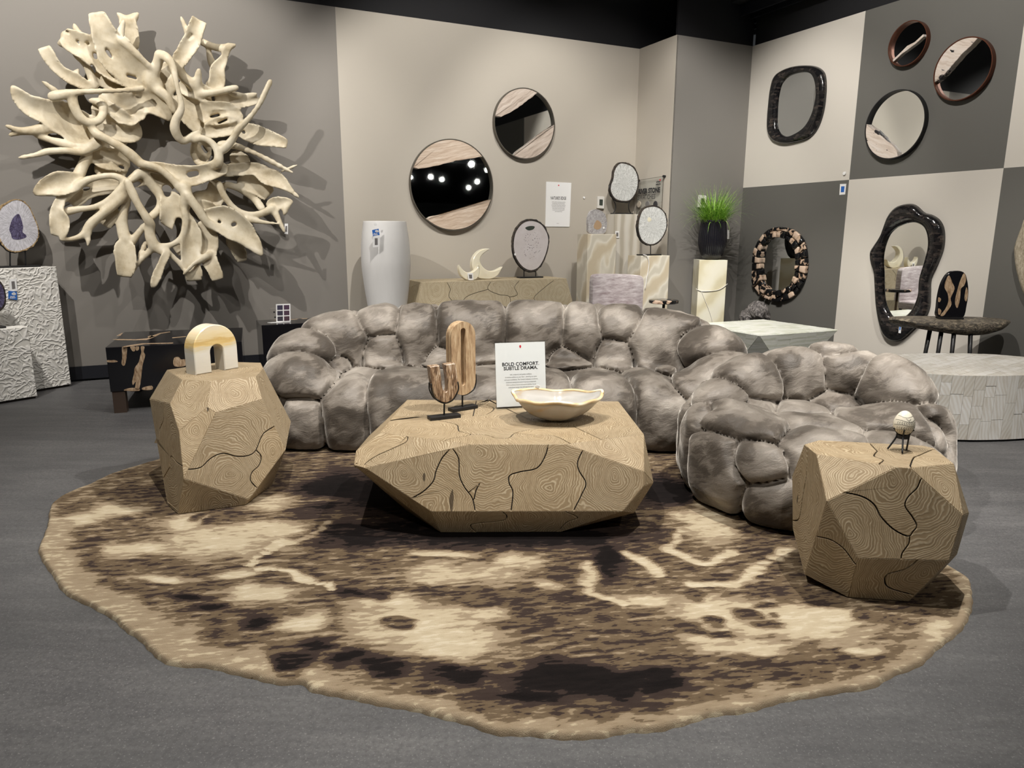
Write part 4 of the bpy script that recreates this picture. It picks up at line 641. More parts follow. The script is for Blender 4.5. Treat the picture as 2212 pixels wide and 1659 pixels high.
def sculpture():
    h = .0105; pl = backpl(); S = 2.5135
    u0, v0, w0 = -1.32, .66, -.005; nu, nv, nw = int(2.75/h), int(2.62/h), int(.62/h)
    D = np.full((nu, nv, nw), .3, np.float32)
    gu = u0+np.arange(nu)*h; gv = v0+np.arange(nv)*h; gw = w0+np.arange(nw)*h
    def seg(a, b, kind, cuts):
        (ua, va, ra, wa), (ub, vb, rb, wb) = a, b; mr = max(ra, rb)+.05
        iu = slice(max(0, int((min(ua, ub)-mr-u0)/h)), max(1, int((max(ua, ub)+mr-u0)/h)+2)); iv = slice(max(0, int((min(va, vb)-mr-v0)/h)), max(1, int((max(va, vb)+mr-v0)/h)+2))
        Uu, Vv = np.meshgrid(gu[iu], gv[iv], indexing='ij'); d = np.array([ub-ua, vb-va]); L = d@d+1e-9
        t0 = ((Uu-ua)*d[0]+(Vv-va)*d[1])/L; t = np.clip(t0, 0, 1); dx = np.hypot(Uu-ua-t*d[0], Vv-va-t*d[1]); r = ra+(rb-ra)*t; w = wa+(wb-wa)*np.clip(t0, -.4, 1.4)
        if kind == 'H': sub = D[iu, iv]; np.maximum(sub, (r-dx)[..., None].astype(np.float32), out=sub); return
        perp = np.abs((Uu-ua)*d[1]-(Vv-va)*d[0])/math.sqrt(L)
        th = np.minimum(r*.8, .016+.08*r) if kind == 'P' else r*.78
        cup = (.55*np.minimum(perp, r*1.2)**2/np.maximum(r, .02) if kind == 'P' else 0*dx)
        q = np.sqrt((dx/r)[..., None]**2+((gw-(w+cup)[..., None])/th[..., None])**2); f = (q-1)*np.minimum(r, th)[..., None]
        for (cu, cv, du, dv) in cuts: f = np.maximum(f, ((Uu-cu)*du+(Vv-cv)*dv)[..., None])
        f = f.astype(np.float32); K = .014 if kind == 'P' else .017
        sub = D[iu, iv]; k = np.clip(.5+.5*(f-sub)/K, 0, 1); sub[...] = f*(1-k)+sub*k-K*k*(1-k)
    for kind in ('P', 'H', 'B'):
        for kd, pts in ROOT:
            if kd != kind: continue
            q = []
            for x, y, r, w in (catm(pts, 3, False) if kd != 'H' else pts):
                w = .03+w*.0088; pw = backpl(YB-w); u, v = pw.uv(x/S, y/S); q.append((u, v, max(r, 5)/S/248*(1.05 if kd == 'P' else .95), w))
            cuts = []
            if kd == 'P':
                for (e0, e1) in ((q[0], q[1]), (q[-1], q[-2])):
                    if e0[2] > .030 and math.hypot(e0[0]-.05, e0[1]-2.0) > max(.62, math.hypot(e1[0]-.05, e1[1]-2.0)): n_ = np.array([e0[0]-e1[0], e0[1]-e1[1]]); n_ = n_/np.linalg.norm(n_); cuts.append((e0[0]+n_[0]*e0[2]*.35, e0[1]+n_[1]*e0[2]*.35, *n_))
            for a_, b_ in zip(q[:-1], q[1:]): seg(a_, b_, kind, cuts)
    gU, gV, gW = np.meshgrid(gu, gv, gw, indexing='ij', sparse=True); D += (.0012*np.sin(gU*23+1.3*np.sin(gV*17))*np.sin(gV*25+gW*31)).astype(np.float32)
    D[0] = D[-1] = .1; D[:, 0] = D[:, -1] = .1; D[:, :, 0] = .1; D[:, :, -1] = .1
    V, F = surfnet(D, (u0, v0, w0), h)
    W = pl.o+np.outer(V[:, 0], pl.U)+np.outer(V[:, 1], pl.V)+np.outer(V[:, 2], pl.N)
    return W, F
sc = part(None, 'root_wall_sculpture', sculpture(), M['root'], smooth=True, org=room(.05, YB, 2.0))
md = sc.modifiers.new('smooth', 'SMOOTH'); md.factor = .5; md.iterations = 3
tag(sc, 'huge round cream wall sculpture of fused branching cast roots', 'wall sculpture')
# ------------------------------------------------------------------ small builders
def polar(pts, n, c):                       # resample an outline by angle about c
    P = np.array(catm(pts, 8)); d = P-np.array(c); a = np.unwrap(np.arctan2(d[:, 1], d[:, 0])); o = np.argsort(np.mod(a, 2*math.pi)); an = np.mod(a, 2*math.pi)[o]; r = np.hypot(d[:, 0], d[:, 1])[o]
    A = np.linspace(0, 2*math.pi, n, endpoint=False); R = np.interp(A, an, r, period=2*math.pi); return [(c[0]+q*math.cos(x), c[1]+q*math.sin(x)) for x, q in zip(A, R)]
def disc(cu, cv, r, n=48): return [(cu+r*math.cos(2*math.pi*i/n), cv+r*math.sin(2*math.pi*i/n)) for i in range(n)]
def rect(u0, v0, u1, v1): return [(u0, v0), (u1, v0), (u1, v1), (u0, v1)]
def scale2(p, k): P = np.array(p); c = P.mean(0); return [tuple(c+(q-c)*k) for q in P]
def tagcard(name, pl, px, mats, label, w=.002, stripe=True, cat='price tag'):
    q = pl.uvs(px); e = empty(name, pl.p(*np.mean(q, 0), w), label, cat); cd_ = part(e, 'card', prism(pl, q, w, w+.002), M[mats[0]])
    if stripe: part(cd_, 'print', prism(pl, scale2(q, .55), w+.002, w+.003), M[mats[1]])
    return e
def outdoor_tag(name, pl, top, bot, label, w):
    e = empty(name, pl.p(*np.mean(pl.uvs(bot), 0), w), label, 'price tag')
    b = pl.uvs(bot); bc = part(e, 'blue_card', prism(pl, b, w+.002, w+.004), M['blue']); c = np.mean(b, 0); s = abs(b[1][0]-b[0][0])
    for du, dv, r in ((.05, .2, .16), (.18, .2, .2), (.30, .16, .13)): part(bc, 'cloud_mark', prism(pl, disc(c[0]+du*s, c[1]+dv*s, r*s, 14), w+.004, w+.0045), M['white'])
    text(bc, 'Works\nOutdoor', pl, c[0]-.05*s, c[1]-.25*s, w+.0047, s*.2, M['white'], off=.0004)
    q = pl.uvs(top); wc = part(e, 'white_card', prism(pl, q, w, w+.002), M['white']); m = np.array(q); cc = m.mean(0)
    part(wc, 'print', prism(pl, [tuple(cc+(z-cc)*[.45, .62]) for z in m], w+.002, w+.003), M['greyink'])
    return e
# ------------------------------------------------------------------ things on the coffee table
TZ = .4
f0, f1 = atz(1072, 884, TZ), atz(1181, 878, TZ); pl = Pl(f0, f1-f0, EZ+.13*np.array([-(f0-f1)[1], (f0-f1)[0], 0])/np.linalg.norm(f1-f0)*-1); wdt = np.linalg.norm(f1-f0); hgt = pl.uv(1072, 738)[1]
e = empty('sign_holder', (f0+f1)/2, 'clear acrylic sign holder with a white BOLD COMFORT card on the coffee table', 'sign'); hgt2 = hgt-.008
part(e, 'acrylic_stand', join(prism(Pl(f0+EZ*.001, f1-f0, EZ), rect(0, 0, wdt, .005), -.03, .03), prism(pl, rect(0, .006, wdt, hgt), .004, .006), prism(pl, rect(0, .006, wdt, hgt), -.006, -.004)), M['acryl'])
paper = part(e, 'paper', prism(pl, rect(.003, .010, wdt-.003, hgt2), -.002, .002), M['white'])
cu_, k_ = wdt/2, hgt/147.
text(paper, 'BOLD COMFORT.\nSUBTLE DRAMA.', pl, cu_, hgt-55*k_, .0025, 10.6*k_, M['ink'], off=.0006)
for i, s in enumerate(('Soft, sculptural, and quietly confident.', 'A timeless addition to your floor - elevating any space', 'with quiet confidence. The Cumuli Collection transforms', 'traditional seating into something truly unexpected.', 'With its pillowy texture and serene palette, it is an', 'understated design that will steal the space.')):
    text(paper, s, pl, cu_, hgt-(73+5.6*i)*k_, .0025, 4.2*k_, M['greyink'], name='small_print', sx=.78)
part(paper, 'red_mark', prism(pl, catm([(cu_, hgt-16*k_), (cu_-2.2*k_, hgt-11.5*k_), (cu_, hgt-9*k_), (cu_+2.2*k_, hgt-11.5*k_)], 4), .0022, .003), M['red'])
def bowl():
    b0 = atz(1203, 914, TZ); e = empty('onyx_bowl', b0, 'oval white onyx bowl with a wavy amber rim on the coffee table', 'bowl')
    c = np.array([b0[0], b0[1]+.062, TZ]); na = 96; A = np.linspace(0, 2*math.pi, na, endpoint=False)
    R = 1+.03*np.sin(3*A+.5)+.025*np.sin(5*A+1)+.015*np.sin(9*A); rx, ry = .215, .16
    hh = .122+.005*np.sin(3*A+.6)+.004*np.sin(7*A)+.014*np.exp(-((A-.15)/.3)**2)+.012*np.exp(-((A-2.9)/.5)**2)
    def lay(s, t, inner):
        t = (1-math.sqrt(1-(.93*s)**2))/(1-math.sqrt(1-.93**2)) 
        r = s*(R*1.0); g = .0 if not inner else .007
        return np.stack([c[0]+rx*r*np.cos(A)*(1-g*4), c[1]+ry*r*np.sin(A)*(1-g*5), c[2]+g*(1 if s < .9 else 0)+hh*t], -1)
    S = np.linspace(0.0, 1, 18); V = []
    for s in S: V.append(lay(max(.28*0+s, .02), s**2.1, False))
    for s in S[::-1]: V.append(lay(max(s*.985, .02), s**2.1, True))
    n = len(V); V = np.concatenate(V); F = [(i*na+j, i*na+(j+1) % na, (i+1)*na+(j+1) % na, (i+1)*na+j) for i in range(n-1) for j in range(na)]
    V[:, 2] = np.maximum(V[:, 2], TZ+.0005)
    bb = part(e, 'body', (V, F), M['onyxbowl'], smooth=True)
    rim = lay(1.0, 1.0, False); rim = np.concatenate([rim, rim[:1]]); part(bb, 'rim', tube(rim-[0, 0, .004], .009, 6), M['bowlrim'], smooth=True)
    P = Pl(aty(1161, 835, c[1]+ry*.84), (1, 0, 0), (0, -.5, 1)); part(bb, 'sticker', prism(P, disc(0, 0, .011, 20), 0, .002), M['white'])
bowl()
a = c2(3.687, 540, 620)
def stadium(cu, cv, hw, hh, n=14):
    o = [(cu+hw*math.cos(t_), cv+hh-hw+hw*math.sin(t_)) for t_ in np.linspace(0, math.pi, n)]; l = [(cu-hw, cv+(hh-hw)*(1-2*k/10)) for k in range(1, 10)]
    o += l+[(cu+hw*math.cos(t_), cv-hh+hw+hw*math.sin(t_)) for t_ in np.linspace(math.pi, 2*math.pi, n)]+[(cu+hw, cv-(hh-hw)*(1-2*k/10)) for k in range(1, 10)]; return o
def stand_art(name, label, basepx, outline, inner, arc, post, th, mat, holed):
    q = [atz(x, y, TZ) for x, y in basepx]; c = np.mean(q, 0); U = (q[2]-q[1]); U = U/np.linalg.norm(U); V2 = np.array([-U[1], U[0], 0])
    e = empty(name, c, label, 'sculpture'); su, sv = np.linalg.norm(q[2]-q[1]), .052
    part(e, 'base', rbox(c+EZ*.0085, U, V2, EZ, su, sv, .017, .0015), M['iron']); pl = Pl(c, U, EZ)
    o = ccw(catm(pl.uvs(outline), 4)) if holed else ccw(pl.uvs(outline))
    if holed:
        B = [np.array(pl.uvs(z)) for z in (outline, inner)]; oo, ii = [stadium((b[:, 0].min()+b[:, 0].max())/2, (b[:, 1].min()+b[:, 1].max())/2, (b[:, 0].max()-b[:, 0].min())/2*kx, (b[:, 1].max()-b[:, 1].min())/2) for b, kx in zip(B, (.93, .85))]
        part(e, 'ring', ringp(pl, oo, ii, -th/2, th/2), mat, autosm=35)
    else: part(e, 'fork', prism(pl, o, -th/2, th/2, .003), mat, autosm=35)
    part(e, 'post', tube([pl.p(*pl.uv(*post[0])), pl.p(*pl.uv(*post[1]))], .0045, 8), M['iron'])
    part(e, 'cradle', join(tube([pl.p(*z, th*.35) for z in catm(pl.uvs(arc), 5, False)], .0035, 6), tube([pl.p(*z, -th*.35) for z in catm(pl.uvs(arc), 5, False)], .0035, 6)), M['iron'], smooth=True)
stand_art('ring_sculpture', 'tall pale driftwood oval ring held in a black cradle on the coffee table', a((1555, 985), (1640, 1010), (1838, 975), (1750, 935)), a((1573, 350), (1590, 300), (1660, 273), (1725, 284), (1757, 330), (1768, 420), (1778, 600), (1783, 760), (1760, 815), (1725, 846), (1690, 852), (1650, 832), (1622, 780), (1602, 650), (1585, 480)), a((1653, 340), (1668, 322), (1690, 352), (1694, 500), (1703, 765), (1688, 776), (1672, 700), (1660, 500)), a((1784, 690), (1784, 760), (1762, 818), (1690, 856), (1640, 830), (1612, 770), (1604, 700)), a((1692, 966), (1692, 852)), .05, M['drift'], True)
stand_art('fork_sculpture', 'small brown petrified-wood U shape in a black cradle at the front of the coffee table', a((1396, 1035), (1450, 1088), (1696, 1060), (1640, 1000)), a((1420, 630), (1498, 620), (1508, 690), (1516, 770), (1524, 808), (1534, 826), (1546, 832), (1557, 826), (1563, 805), (1561, 740), (1553, 680), (1541, 614), (1622, 602), (1634, 660), (1640, 730), (1642, 780), (1636, 830), (1616, 872), (1588, 900), (1550, 915), (1512, 906), (1480, 880), (1456, 840), (1442, 790), (1430, 710)), None, a((1434, 765), (1440, 830), (1478, 892), (1546, 920), (1612, 888), (1650, 812), (1646, 750)), a((1546, 1045), (1548, 915)), .045, M['twig'], False)
# arch on the left side table
F0, F1, BL_ = atz(423.4, 810.6, .59), atz(516, 794.8, .59), atz(403, 805.7, .59); U = F1-F0; wd2 = np.linalg.norm(U); U = U/wd2; dep = .085; pl = Pl((F0+F1)/2, U, EZ)
hv = .245; ou = [(-wd2/2, 0)]+[(-wd2/2*math.cos(t_)*1, hv-wd2/2+wd2/2*math.sin(t_)) for t_ in np.linspace(0, math.pi, 26)]+[(wd2/2, 0)]
ia, ib = -.135*wd2, .165*wd2; im = (ia+ib)/2; ir = (ib-ia)/2; ih = hv*.58
inn = [(ib, 0)]+[(im+ir*math.cos(t_), ih-ir+ir*math.sin(t_)) for t_ in np.linspace(0, math.pi, 12)]+[(ia, 0)]
ar = part(None, 'onyx_arch', prism(pl, ou+inn, -dep, 0, .004), M['arch'], autosm=30, org=pl.p(0, 0, -dep/2)); tag(ar, 'honey and white banded onyx arch standing on the left side table', 'sculpture')
# engraved egg on the right side table
ec = atz(1946, 972, .5); e = empty('engraved_egg', ec+EZ*.0, 'cream egg with dark engraved bands resting in a black three-legged stand', 'egg')
cz = aty(1948, 913, ec[1])[2]; er = 22.2*ec[1]/FPX*.97; eh = 25.5*ec[1]/FPX*1.08; eg = [(er*math.sin(t_)*(1+.17*math.cos(t_)), -eh*math.cos(t_)+eh) for t_ in np.linspace(.02, math.pi-.02, 24)]
CE = np.array([ec[0], ec[1], cz-eh]); eggo = part(e, 'egg_shell', lathe(CE, eg, 40), M['egg'], smooth=True)
def onegg(a_, t_): r = er*math.sin(t_)*(1+.17*math.cos(t_)); return CE+np.array([r*math.cos(a_)*1.005, r*math.sin(a_)*1.005, eh-eh*math.cos(t_)])
eng = []
for k, t_ in enumerate((.75, 1.12, 1.5, 1.86, 2.2)): eng.append(tube([onegg(x, t_+.05*math.sin(3*x+k)) for x in np.linspace(-math.pi, 0, 30)], .0005, 5))
for k, t_ in enumerate((.93, 1.3, 1.68)):
    for x in np.linspace(-2.7, -.5, 11): eng.append(tube([onegg(x+.05*math.sin(z*2+k), t_+.09*math.cos(z)) for z in np.linspace(0, 3.6, 7)], .00045, 4))
eng.append(tube([onegg(x, 1.9+.55*abs(x+1.6)) for x in np.linspace(-1.9, -1.3, 9)], .0006, 5)); part(eggo, 'engraving', join(*eng), M['ink'])
zr = cz-eh*1.15
for (x, y) in ((1917, 971), (1949, 980.5), (1958, 973.5)):
    ft = atz(x, y, .502); d_ = ft-np.array([ec[0], ec[1], ft[2]]); d_ = d_/np.linalg.norm(d_); cen = lambda r, z: np.array([ec[0]+d_[0]*r, ec[1]+d_[1]*r, z])
    part(e, 'leg', tube(catm([ft+EZ*.002, cen(er*.62, zr), cen(er*.72, zr+.02), cen(er*1.02, cz-eh*.45)], 5, False), .0032, 8), M['iron'], smooth=True)
part(e, 'ring', lathe((ec[0], ec[1], zr-.006), [(er*.55, 0), (er*.62, 0), (er*.62, .014), (er*.55, .014)], 24), M['iron'], autosm=40)
# ------------------------------------------------------------------ left side: plaster pedestals, agates, black tables
def rotpl(x, y, deg, z=FZ):                 # room frame turned by deg about the vertical
    c_, s_ = math.cos(math.radians(deg)), math.sin(math.radians(deg)); return Pl(room(x, y, z), EX*c_+EY*s_, EZ)
def pedestal(name, label, pl, w, d, h, mat, side=-1, plinth=True):
    e = empty(name, pl.p(side*w/2, 0, -d/2), label, 'pedestal'); u0, u1 = (-w, 0) if side < 0 else (0, w)
    if plinth: part(e, 'plinth', prism(pl, rect(u0+.01, 0, u1-.01, .018), -d+.01, -.012), M['groove'])
    part(e, 'body', prism(pl, rect(u0, .018 if plinth else 0, u1, h), -d, 0, .004), mat); return e
pa = rotpl(-.805, 7.142, 31); pedestal('plaster_pedestal', 'tall white string-textured plaster pedestal against the left wall', pa, .75, .22, 1.011-FZ, M['plaster'])
pb = rotpl(-1.001, 6.726, 28); pedestal('plaster_pedestal', 'low white string-textured plaster pedestal in front of the taller one at the left edge', pb, .6, .16, .561-FZ, M['plaster'])
def agate(name, label, pl, outline, face, rind, z0, basepx=None, posts=(), inner=None, innermat=None, th=.032, curved=None, k=.93, sticker=None, hole=None):
    o = pl.uvs(outline); dv = 0 if basepx else z0-pl.o[2]+.010-min(q[1] for q in o); o = [(q[0], q[1]+dv) for q in o]; cc = np.mean(o, 0); oo = polar(o, 64, cc); ii = [tuple(cc+(np.array(q)-cc)*k) for q in oo]; bx = pl.p(cc[0], 0); bx[2] = z0
    e = empty(name, bx, label, 'agate'); rr = np.random.RandomState(len(label)); oo = [tuple(cc+(np.array(q)-cc)*(1+(.012*rr.randn() if basepx else -.01))) for q in oo]
    part(e, 'rind', ringp(pl, oo, ii, -th/2-.003, th/2+.002), rind, autosm=50)
    part(e, 'crystal_face', prism(pl, ii, -th/2, th/2), face, org=pl.p(*cc))
    if inner: q = pl.uvs(inner); part(e, 'core', prism(pl, catm(q, 4), th/2, th/2+.0015), innermat, org=pl.p(*np.mean(q, 0)))
    if hole: q = pl.uvs(hole); part(e, 'opening', prism(pl, catm(q, 4), th/2, th/2+.001), M['lcd'])
    if sticker: part(e, 'sticker', prism(pl, disc(*pl.uv(*sticker), .012, 16), th/2, th/2+.0025), M['white'])
    vb = pl.uv(outline[0][0], outline[0][1])[1]
    if basepx:
        u0 = pl.uv(*basepx[0])[0]; u1 = pl.uv(*basepx[1])[0]; hb = z0-pl.o[2]; part(e, 'stand_base', prism(pl, rect(u0, hb, u1, hb+.014), -.05, .05, .002), M['iron'])
        for pp in posts: part(e, 'stand_post', tube([pl.p(u_, max(v_, hb+.006), 0) for u_, v_ in catm(pl.uvs(pp), 5, False)], .0055, 8), M['iron'], smooth=True)
        lo = sorted([q for q in oo if q[1] < cc[1]-.0], key=lambda q: q[0]); part(e, 'cradle', tube([pl.p(*(cc+(np.array(q)-cc)*1.01), .004) for q in lo], .006, 6), M['iron'], smooth=True)
    return e
a = c2(6.911, 0, 420); ap = pa.p(-.27, 0, -.11); ap[2] = 1.011; pl = Pl(ap, pa.U, EZ)
agate('agate_slice', 'lilac agate slice with dark purple core on a black stand atop the tall plaster pedestal', pl, a((0, 185), (60, 140), (150, 85), (210, 65), (280, 72), (360, 115), (430, 190), (490, 320), (550, 460), (570, 560), (560, 660), (490, 760), (400, 820), (280, 860), (180, 865), (90, 830), (0, 720), (-60, 560), (-70, 400), (-40, 260)), M['agblue'], M['rindgold'], 1.012, a((-60, 1070), (565, 1060)), [a((150, 1075), (150, 850)), a((385, 1070), (375, 840))], a((260, 290), (190, 340), (150, 420), (125, 520), (150, 590), (175, 660), (270, 672), (370, 640), (375, 605), (322, 560), (330, 480), (300, 360)), M['agpurple'], k=.95)
ap = pb.p(-.3, 0, -.1); ap[2] = .562; pl = Pl(ap, pb.U, EZ)
agate('agate_slice', 'dark brown-purple agate slice on the low plaster pedestal at the left edge', pl, [(-30, 600), (-8, 602), (6, 618), (11, 640), (8, 660), (-4, 672), (-28, 674), (-46, 660), (-50, 635), (-44, 612)], M['agpurple'], M['rind'], .562, [(-45, 704), (8, 704)], [[(-25, 703), (-25, 672)], [(-8, 703), (-8, 672)]], k=.9)
outdoor_tag('price_tag', Pl(pa.o, pa.U, EZ), [(19, 603), (34, 602), (37, 628), (21, 630)], [(17, 628), (35, 630), (36, 648), (17, 645)], 'white card above a blue tag on the tall plaster pedestal', .006)
# black petrified tables
tp = rotpl(-.425, 5.9, -6); W_, D_, z0, z1 = .93, .88, .144, .475
e = empty('petrified_table', tp.p(W_/2, 0, -D_/2), 'low glossy black petrified-wood table with tan veins and brown legs by the left wall', 'table')
tb = part(e, 'body', prism(tp, rect(0, z0-FZ, W_, z1-FZ), -D_, 0, .003), M['petriblk'])
for u_ in (.05, W_-.05):
    for w_ in (-.05, -D_+.05): part(e, 'leg', box(tp.p(u_, (z0-FZ)/2, w_), tp.U, tp.N, EZ, .085, .085, z0-FZ), M['darkwoodleg'])
a = c2(6.703, 210, 690)
for vn_ in (a((365, 395), (432, 395), (430, 480), (420, 580), (400, 660), (370, 668), (352, 630), (362, 560), (358, 450)), a((480, 395), (548, 395), (545, 455), (515, 462), (490, 430)), a((558, 395), (605, 395), (600, 440), (562, 450)), a((630, 395), (685, 395), (672, 470), (695, 520), (660, 650), (645, 760), (630, 900), (600, 1020), (545, 1022), (560, 900), (520, 950), (505, 900), (530, 800), (545, 700), (600, 620), (625, 520), (640, 470)), a((395, 1030), (420, 1005), (500, 990), (600, 1000), (600, 1035)), a((662, 985), (790, 960), (795, 1015), (662, 1020)), a((1112, 560), (1180, 545), (1215, 580), (1275, 580), (1275, 672), (1115, 675)), a((145, 590), (200, 592), (250, 588), (300, 610), (240, 622), (150, 618))):
    part(tb, 'vein', prism(tp, catm(tp.uvs(vn_), 3), 0, .0012), M['vein'])
tpt = Pl(tp.p(0, z1-FZ, 0), tp.U, -tp.N)
for vn_ in (a((215, 290), (330, 285), (560, 290), (720, 275), (800, 235), (900, 200), (1050, 178), (1060, 184), (920, 208), (830, 255), (720, 298), (560, 302), (300, 300)), a((280, 240), (350, 200), (372, 195), (340, 235)), a((370, 395), (480, 372), (650, 348), (1100, 338), (1100, 348), (700, 358), (500, 390), (380, 404)), a((1085, 262), (1280, 245), (1290, 252), (1090, 272)), a((730, 250), (770, 235), (840, 250), (760, 270))):
    part(tb, 'vein', prism(tpt, tpt.uvs(vn_), 0, .0012), M['vein'])
bp = rotpl(.735, 6.52, 0); e = empty('petrified_side_table', bp.p(.26, 0, -.2), 'small black petrified side table behind the left end of the sofa', 'table'); part(e, 'body', prism(bp, rect(0, 0, .52, .505-FZ), -.4, 0, .006), M['petri'])
cp = backpl(6.40+.28); o_ = cp.uv(596, 699); cp2 = Pl(cp.p(o_[0], .506), EX, EZ+EY*.12); q = cp2.uvs([(597, 698), (628, 698), (627, 656), (596, 657)])
e = empty('photo_card', cp2.p(*np.mean(q[:2], 0)), 'small white card with six dark photos propped on the black side table', 'card'); q[0] = (q[0][0], 0); q[1] = (q[1][0], 0)
pc = part(e, 'card', prism(cp2, q, 0, .004), M['white']); q = np.array(q)
for i in range(2):
    for j in range(3):
        f = lambda s, t_: tuple((q[0]*(1-s)+q[1]*s)*(1-t_)+(q[3]*(1-s)+q[2]*s)*t_); s0, t0 = .08+.46*i, .06+.31*j
        part(pc, 'photo', prism(cp2, [f(s0, t0), f(s0+.38, t0), f(s0+.38, t0+.25), f(s0, t0+.25)], .004, .005), plain('photo_dark', (.05+.03*i, .045, .06+.01*j), .3))
bw = backpl()
def plate(name, pl, px, label, cat, mat, w=.018): q = pl.uvs(px); e = empty(name, pl.p(*np.mean(q, 0)), label, cat); return part(e, 'plate', bevel(prism(pl, q, 0.0005, w), .003, 2), mat), q
e, q = plate('wall_outlet', bw, [(583, 693), (602, 693), (602, 665), (583, 666)], 'grey power outlet plate on the left wall above the black side table', 'outlet', M['grey'], .006)
for x, y in ((592, 674), (594, 685)): part(e, 'socket', prism(bw, disc(*bw.uv(x, y), .008, 12), .006, .0075), M['ink'])
part(None, 'paper_slip', prism(Pl(bp.p(.1, .505-FZ, -.12), EX, EY), [(0, 0), (.10, .02), (.09, .06), (-.03, .05)], .001, .003), M['white']); tag(bpy.data.objects['paper_slip'], 'crumpled white paper slips lying on the black side table', 'paper')
# ------------------------------------------------------------------ back wall: vase, console and what stands on it
vb_ = backpl(6.9); o_ = vb_.uv(831, 478); VC = vb_.p(o_[0], 0); VC[2] = FZ; m_ = (VC-EYE)@CF/FPX; zt = 1.408-FZ
e = empty('floor_vase', VC, 'tall matt white egg-shaped floor vase beside the wood console', 'vase')
pr = [(.11, 0), (.13, .02), (.155, .25), (.185, .55), (.215, .78), (.235, .98), (.236, 1.1), (.228, 1.25), (.21, zt-.04), (.203, zt), (.19, zt), (.19, zt-.2)]
part(e, 'body', lathe(VC, [tuple(z) for z in catm(pr[:10], 4, False)]+pr[10:], 48, lambda a_, i: 1+.012*math.sin(2*a_)), M['vase'], smooth=True)
fp = backpl(6.9-.232); part(e, 'sticker', prism(fp, disc(*fp.uv(810.5, 485), .012, 16), .004, .008), M['white'])
outdoor_tag('price_tag', fp, [(805, 510), (819, 510), (819, 533), (805, 534)], [(803, 497), (817, 494), (819.5, 508), (805, 510)], 'blue tag and white card hanging on the white floor vase', .008)
CV = {'a': (2.285, 6.75, .822), 'b': (3.93, 6.75, .822), 'c': (3.93, 7.22, .822), 'd': (2.285, 7.22, .822), 'e': (2.17, 6.66, .40), 'f': (4.02, 6.66, .40), 'g': (4.02, 7.30, .40), 'h': (2.17, 7.30, .40), 'i': (2.4, 6.8, FZ), 'j': (3.8, 6.8, FZ), 'k': (3.8, 7.2, FZ), 'l': (2.4, 7.2, FZ), 'm': (2.24, 7.27, .822-.12), 'n': (3.975, 7.27, .822-.12)}
CV = {k_: room(*v_) for k_, v_ in CV.items()}; a = c2(2.5143, 720, 0)
faceted('wood_console', 'pale faceted teak console against the beige wall behind the sofa', 'console', CV, [], [('abef', [a((615, 1530), (635, 1570), (628, 1610), (655, 1650), (655, 1720)), a((860, 1525), (840, 1570), (900, 1600), (955, 1610), (960, 1660), (940, 1740)), a((1010, 1525), (985, 1560), (1000, 1600), (955, 1615)), a((840, 1572), (720, 1615), (690, 1700)), a((1200, 1522), (1150, 1560), (1090, 1620), (1140, 1660), (1150, 1740))], a((560, 1570), (740, 1560), (900, 1560), (1060, 1590), (1230, 1600), (820, 1650)))], room(3.1, 7.0, FZ), M['wood2'])
def crescent(name, label, y, out, inn_, th):
    pl = backpl(y); o = catm(pl.uvs(out), 4, False); i = catm(pl.uvs(inn_), 4, False); q = ccw(o+i[1:-1] if True else o); v0 = min(z[1] for z in q); q = [(u_, v_-v0+.8222) for u_, v_ in q]
    ob = part(None, name, prism(pl, q, -th, 0, .006), M['crescent'], autosm=40, org=pl.p(np.mean(q, 0)[0], .8222, -th/2)); tag(ob, label, 'sculpture'); return pl, q
a = c2(15.8, 970, 530)
crescent('crescent_sculpture', 'larger ivory onyx crescent moon lying back on the wood console', 6.93, a((1400, 170), (1250, 155), (1050, 230), (900, 380), (820, 550), (800, 720), (830, 900), (900, 1050), (1020, 1160), (1200, 1195), (1400, 1195), (1580, 1130), (1720, 1000), (1840, 780)), a((1840, 780), (1650, 880), (1480, 925), (1320, 900), (1200, 820), (1110, 700), (1060, 560), (1090, 430), (1200, 310), (1400, 170)), .07)
crescent('crescent_sculpture', 'smaller yellowish onyx crescent with points up, in front of the larger one', 6.83, a((375, 695), (350, 830), (390, 1000), (470, 1120), (600, 1205), (750, 1225), (900, 1200), (1000, 1100), (1060, 920), (1040, 800), (1010, 690)), a((1010, 690), (970, 800), (880, 890), (760, 950), (640, 960), (520, 900), (430, 800), (375, 695)), .06)
cb = backpl(6.815); tagcard('price_tag', cb, a((655, 1185), (830, 1185), (815, 945), (625, 945)), ('white', 'greyink'), 'small white price card on the yellowish crescent', .001)
a = c2(3.95, 1080, 330)
agate('agate_slice', 'tall oval pinkish-grey agate slice with dark pits on a black stand on the console', backpl(6.98), a((260, 565), (180, 590), (120, 670), (100, 780), (115, 880), (160, 960), (215, 1005), (270, 1015), (330, 985), (380, 900), (410, 800), (415, 720), (390, 650), (340, 590)), M['agspot'], M['rind'], .8225, a((158, 1075), (352, 1075)), [a((205, 1075), (205, 1000)), a((305, 1075), (305, 995))], k=.93, sticker=a((123, 866))[0], hole=a((210, 640), (250, 625), (290, 630), (275, 655), (235, 662)))
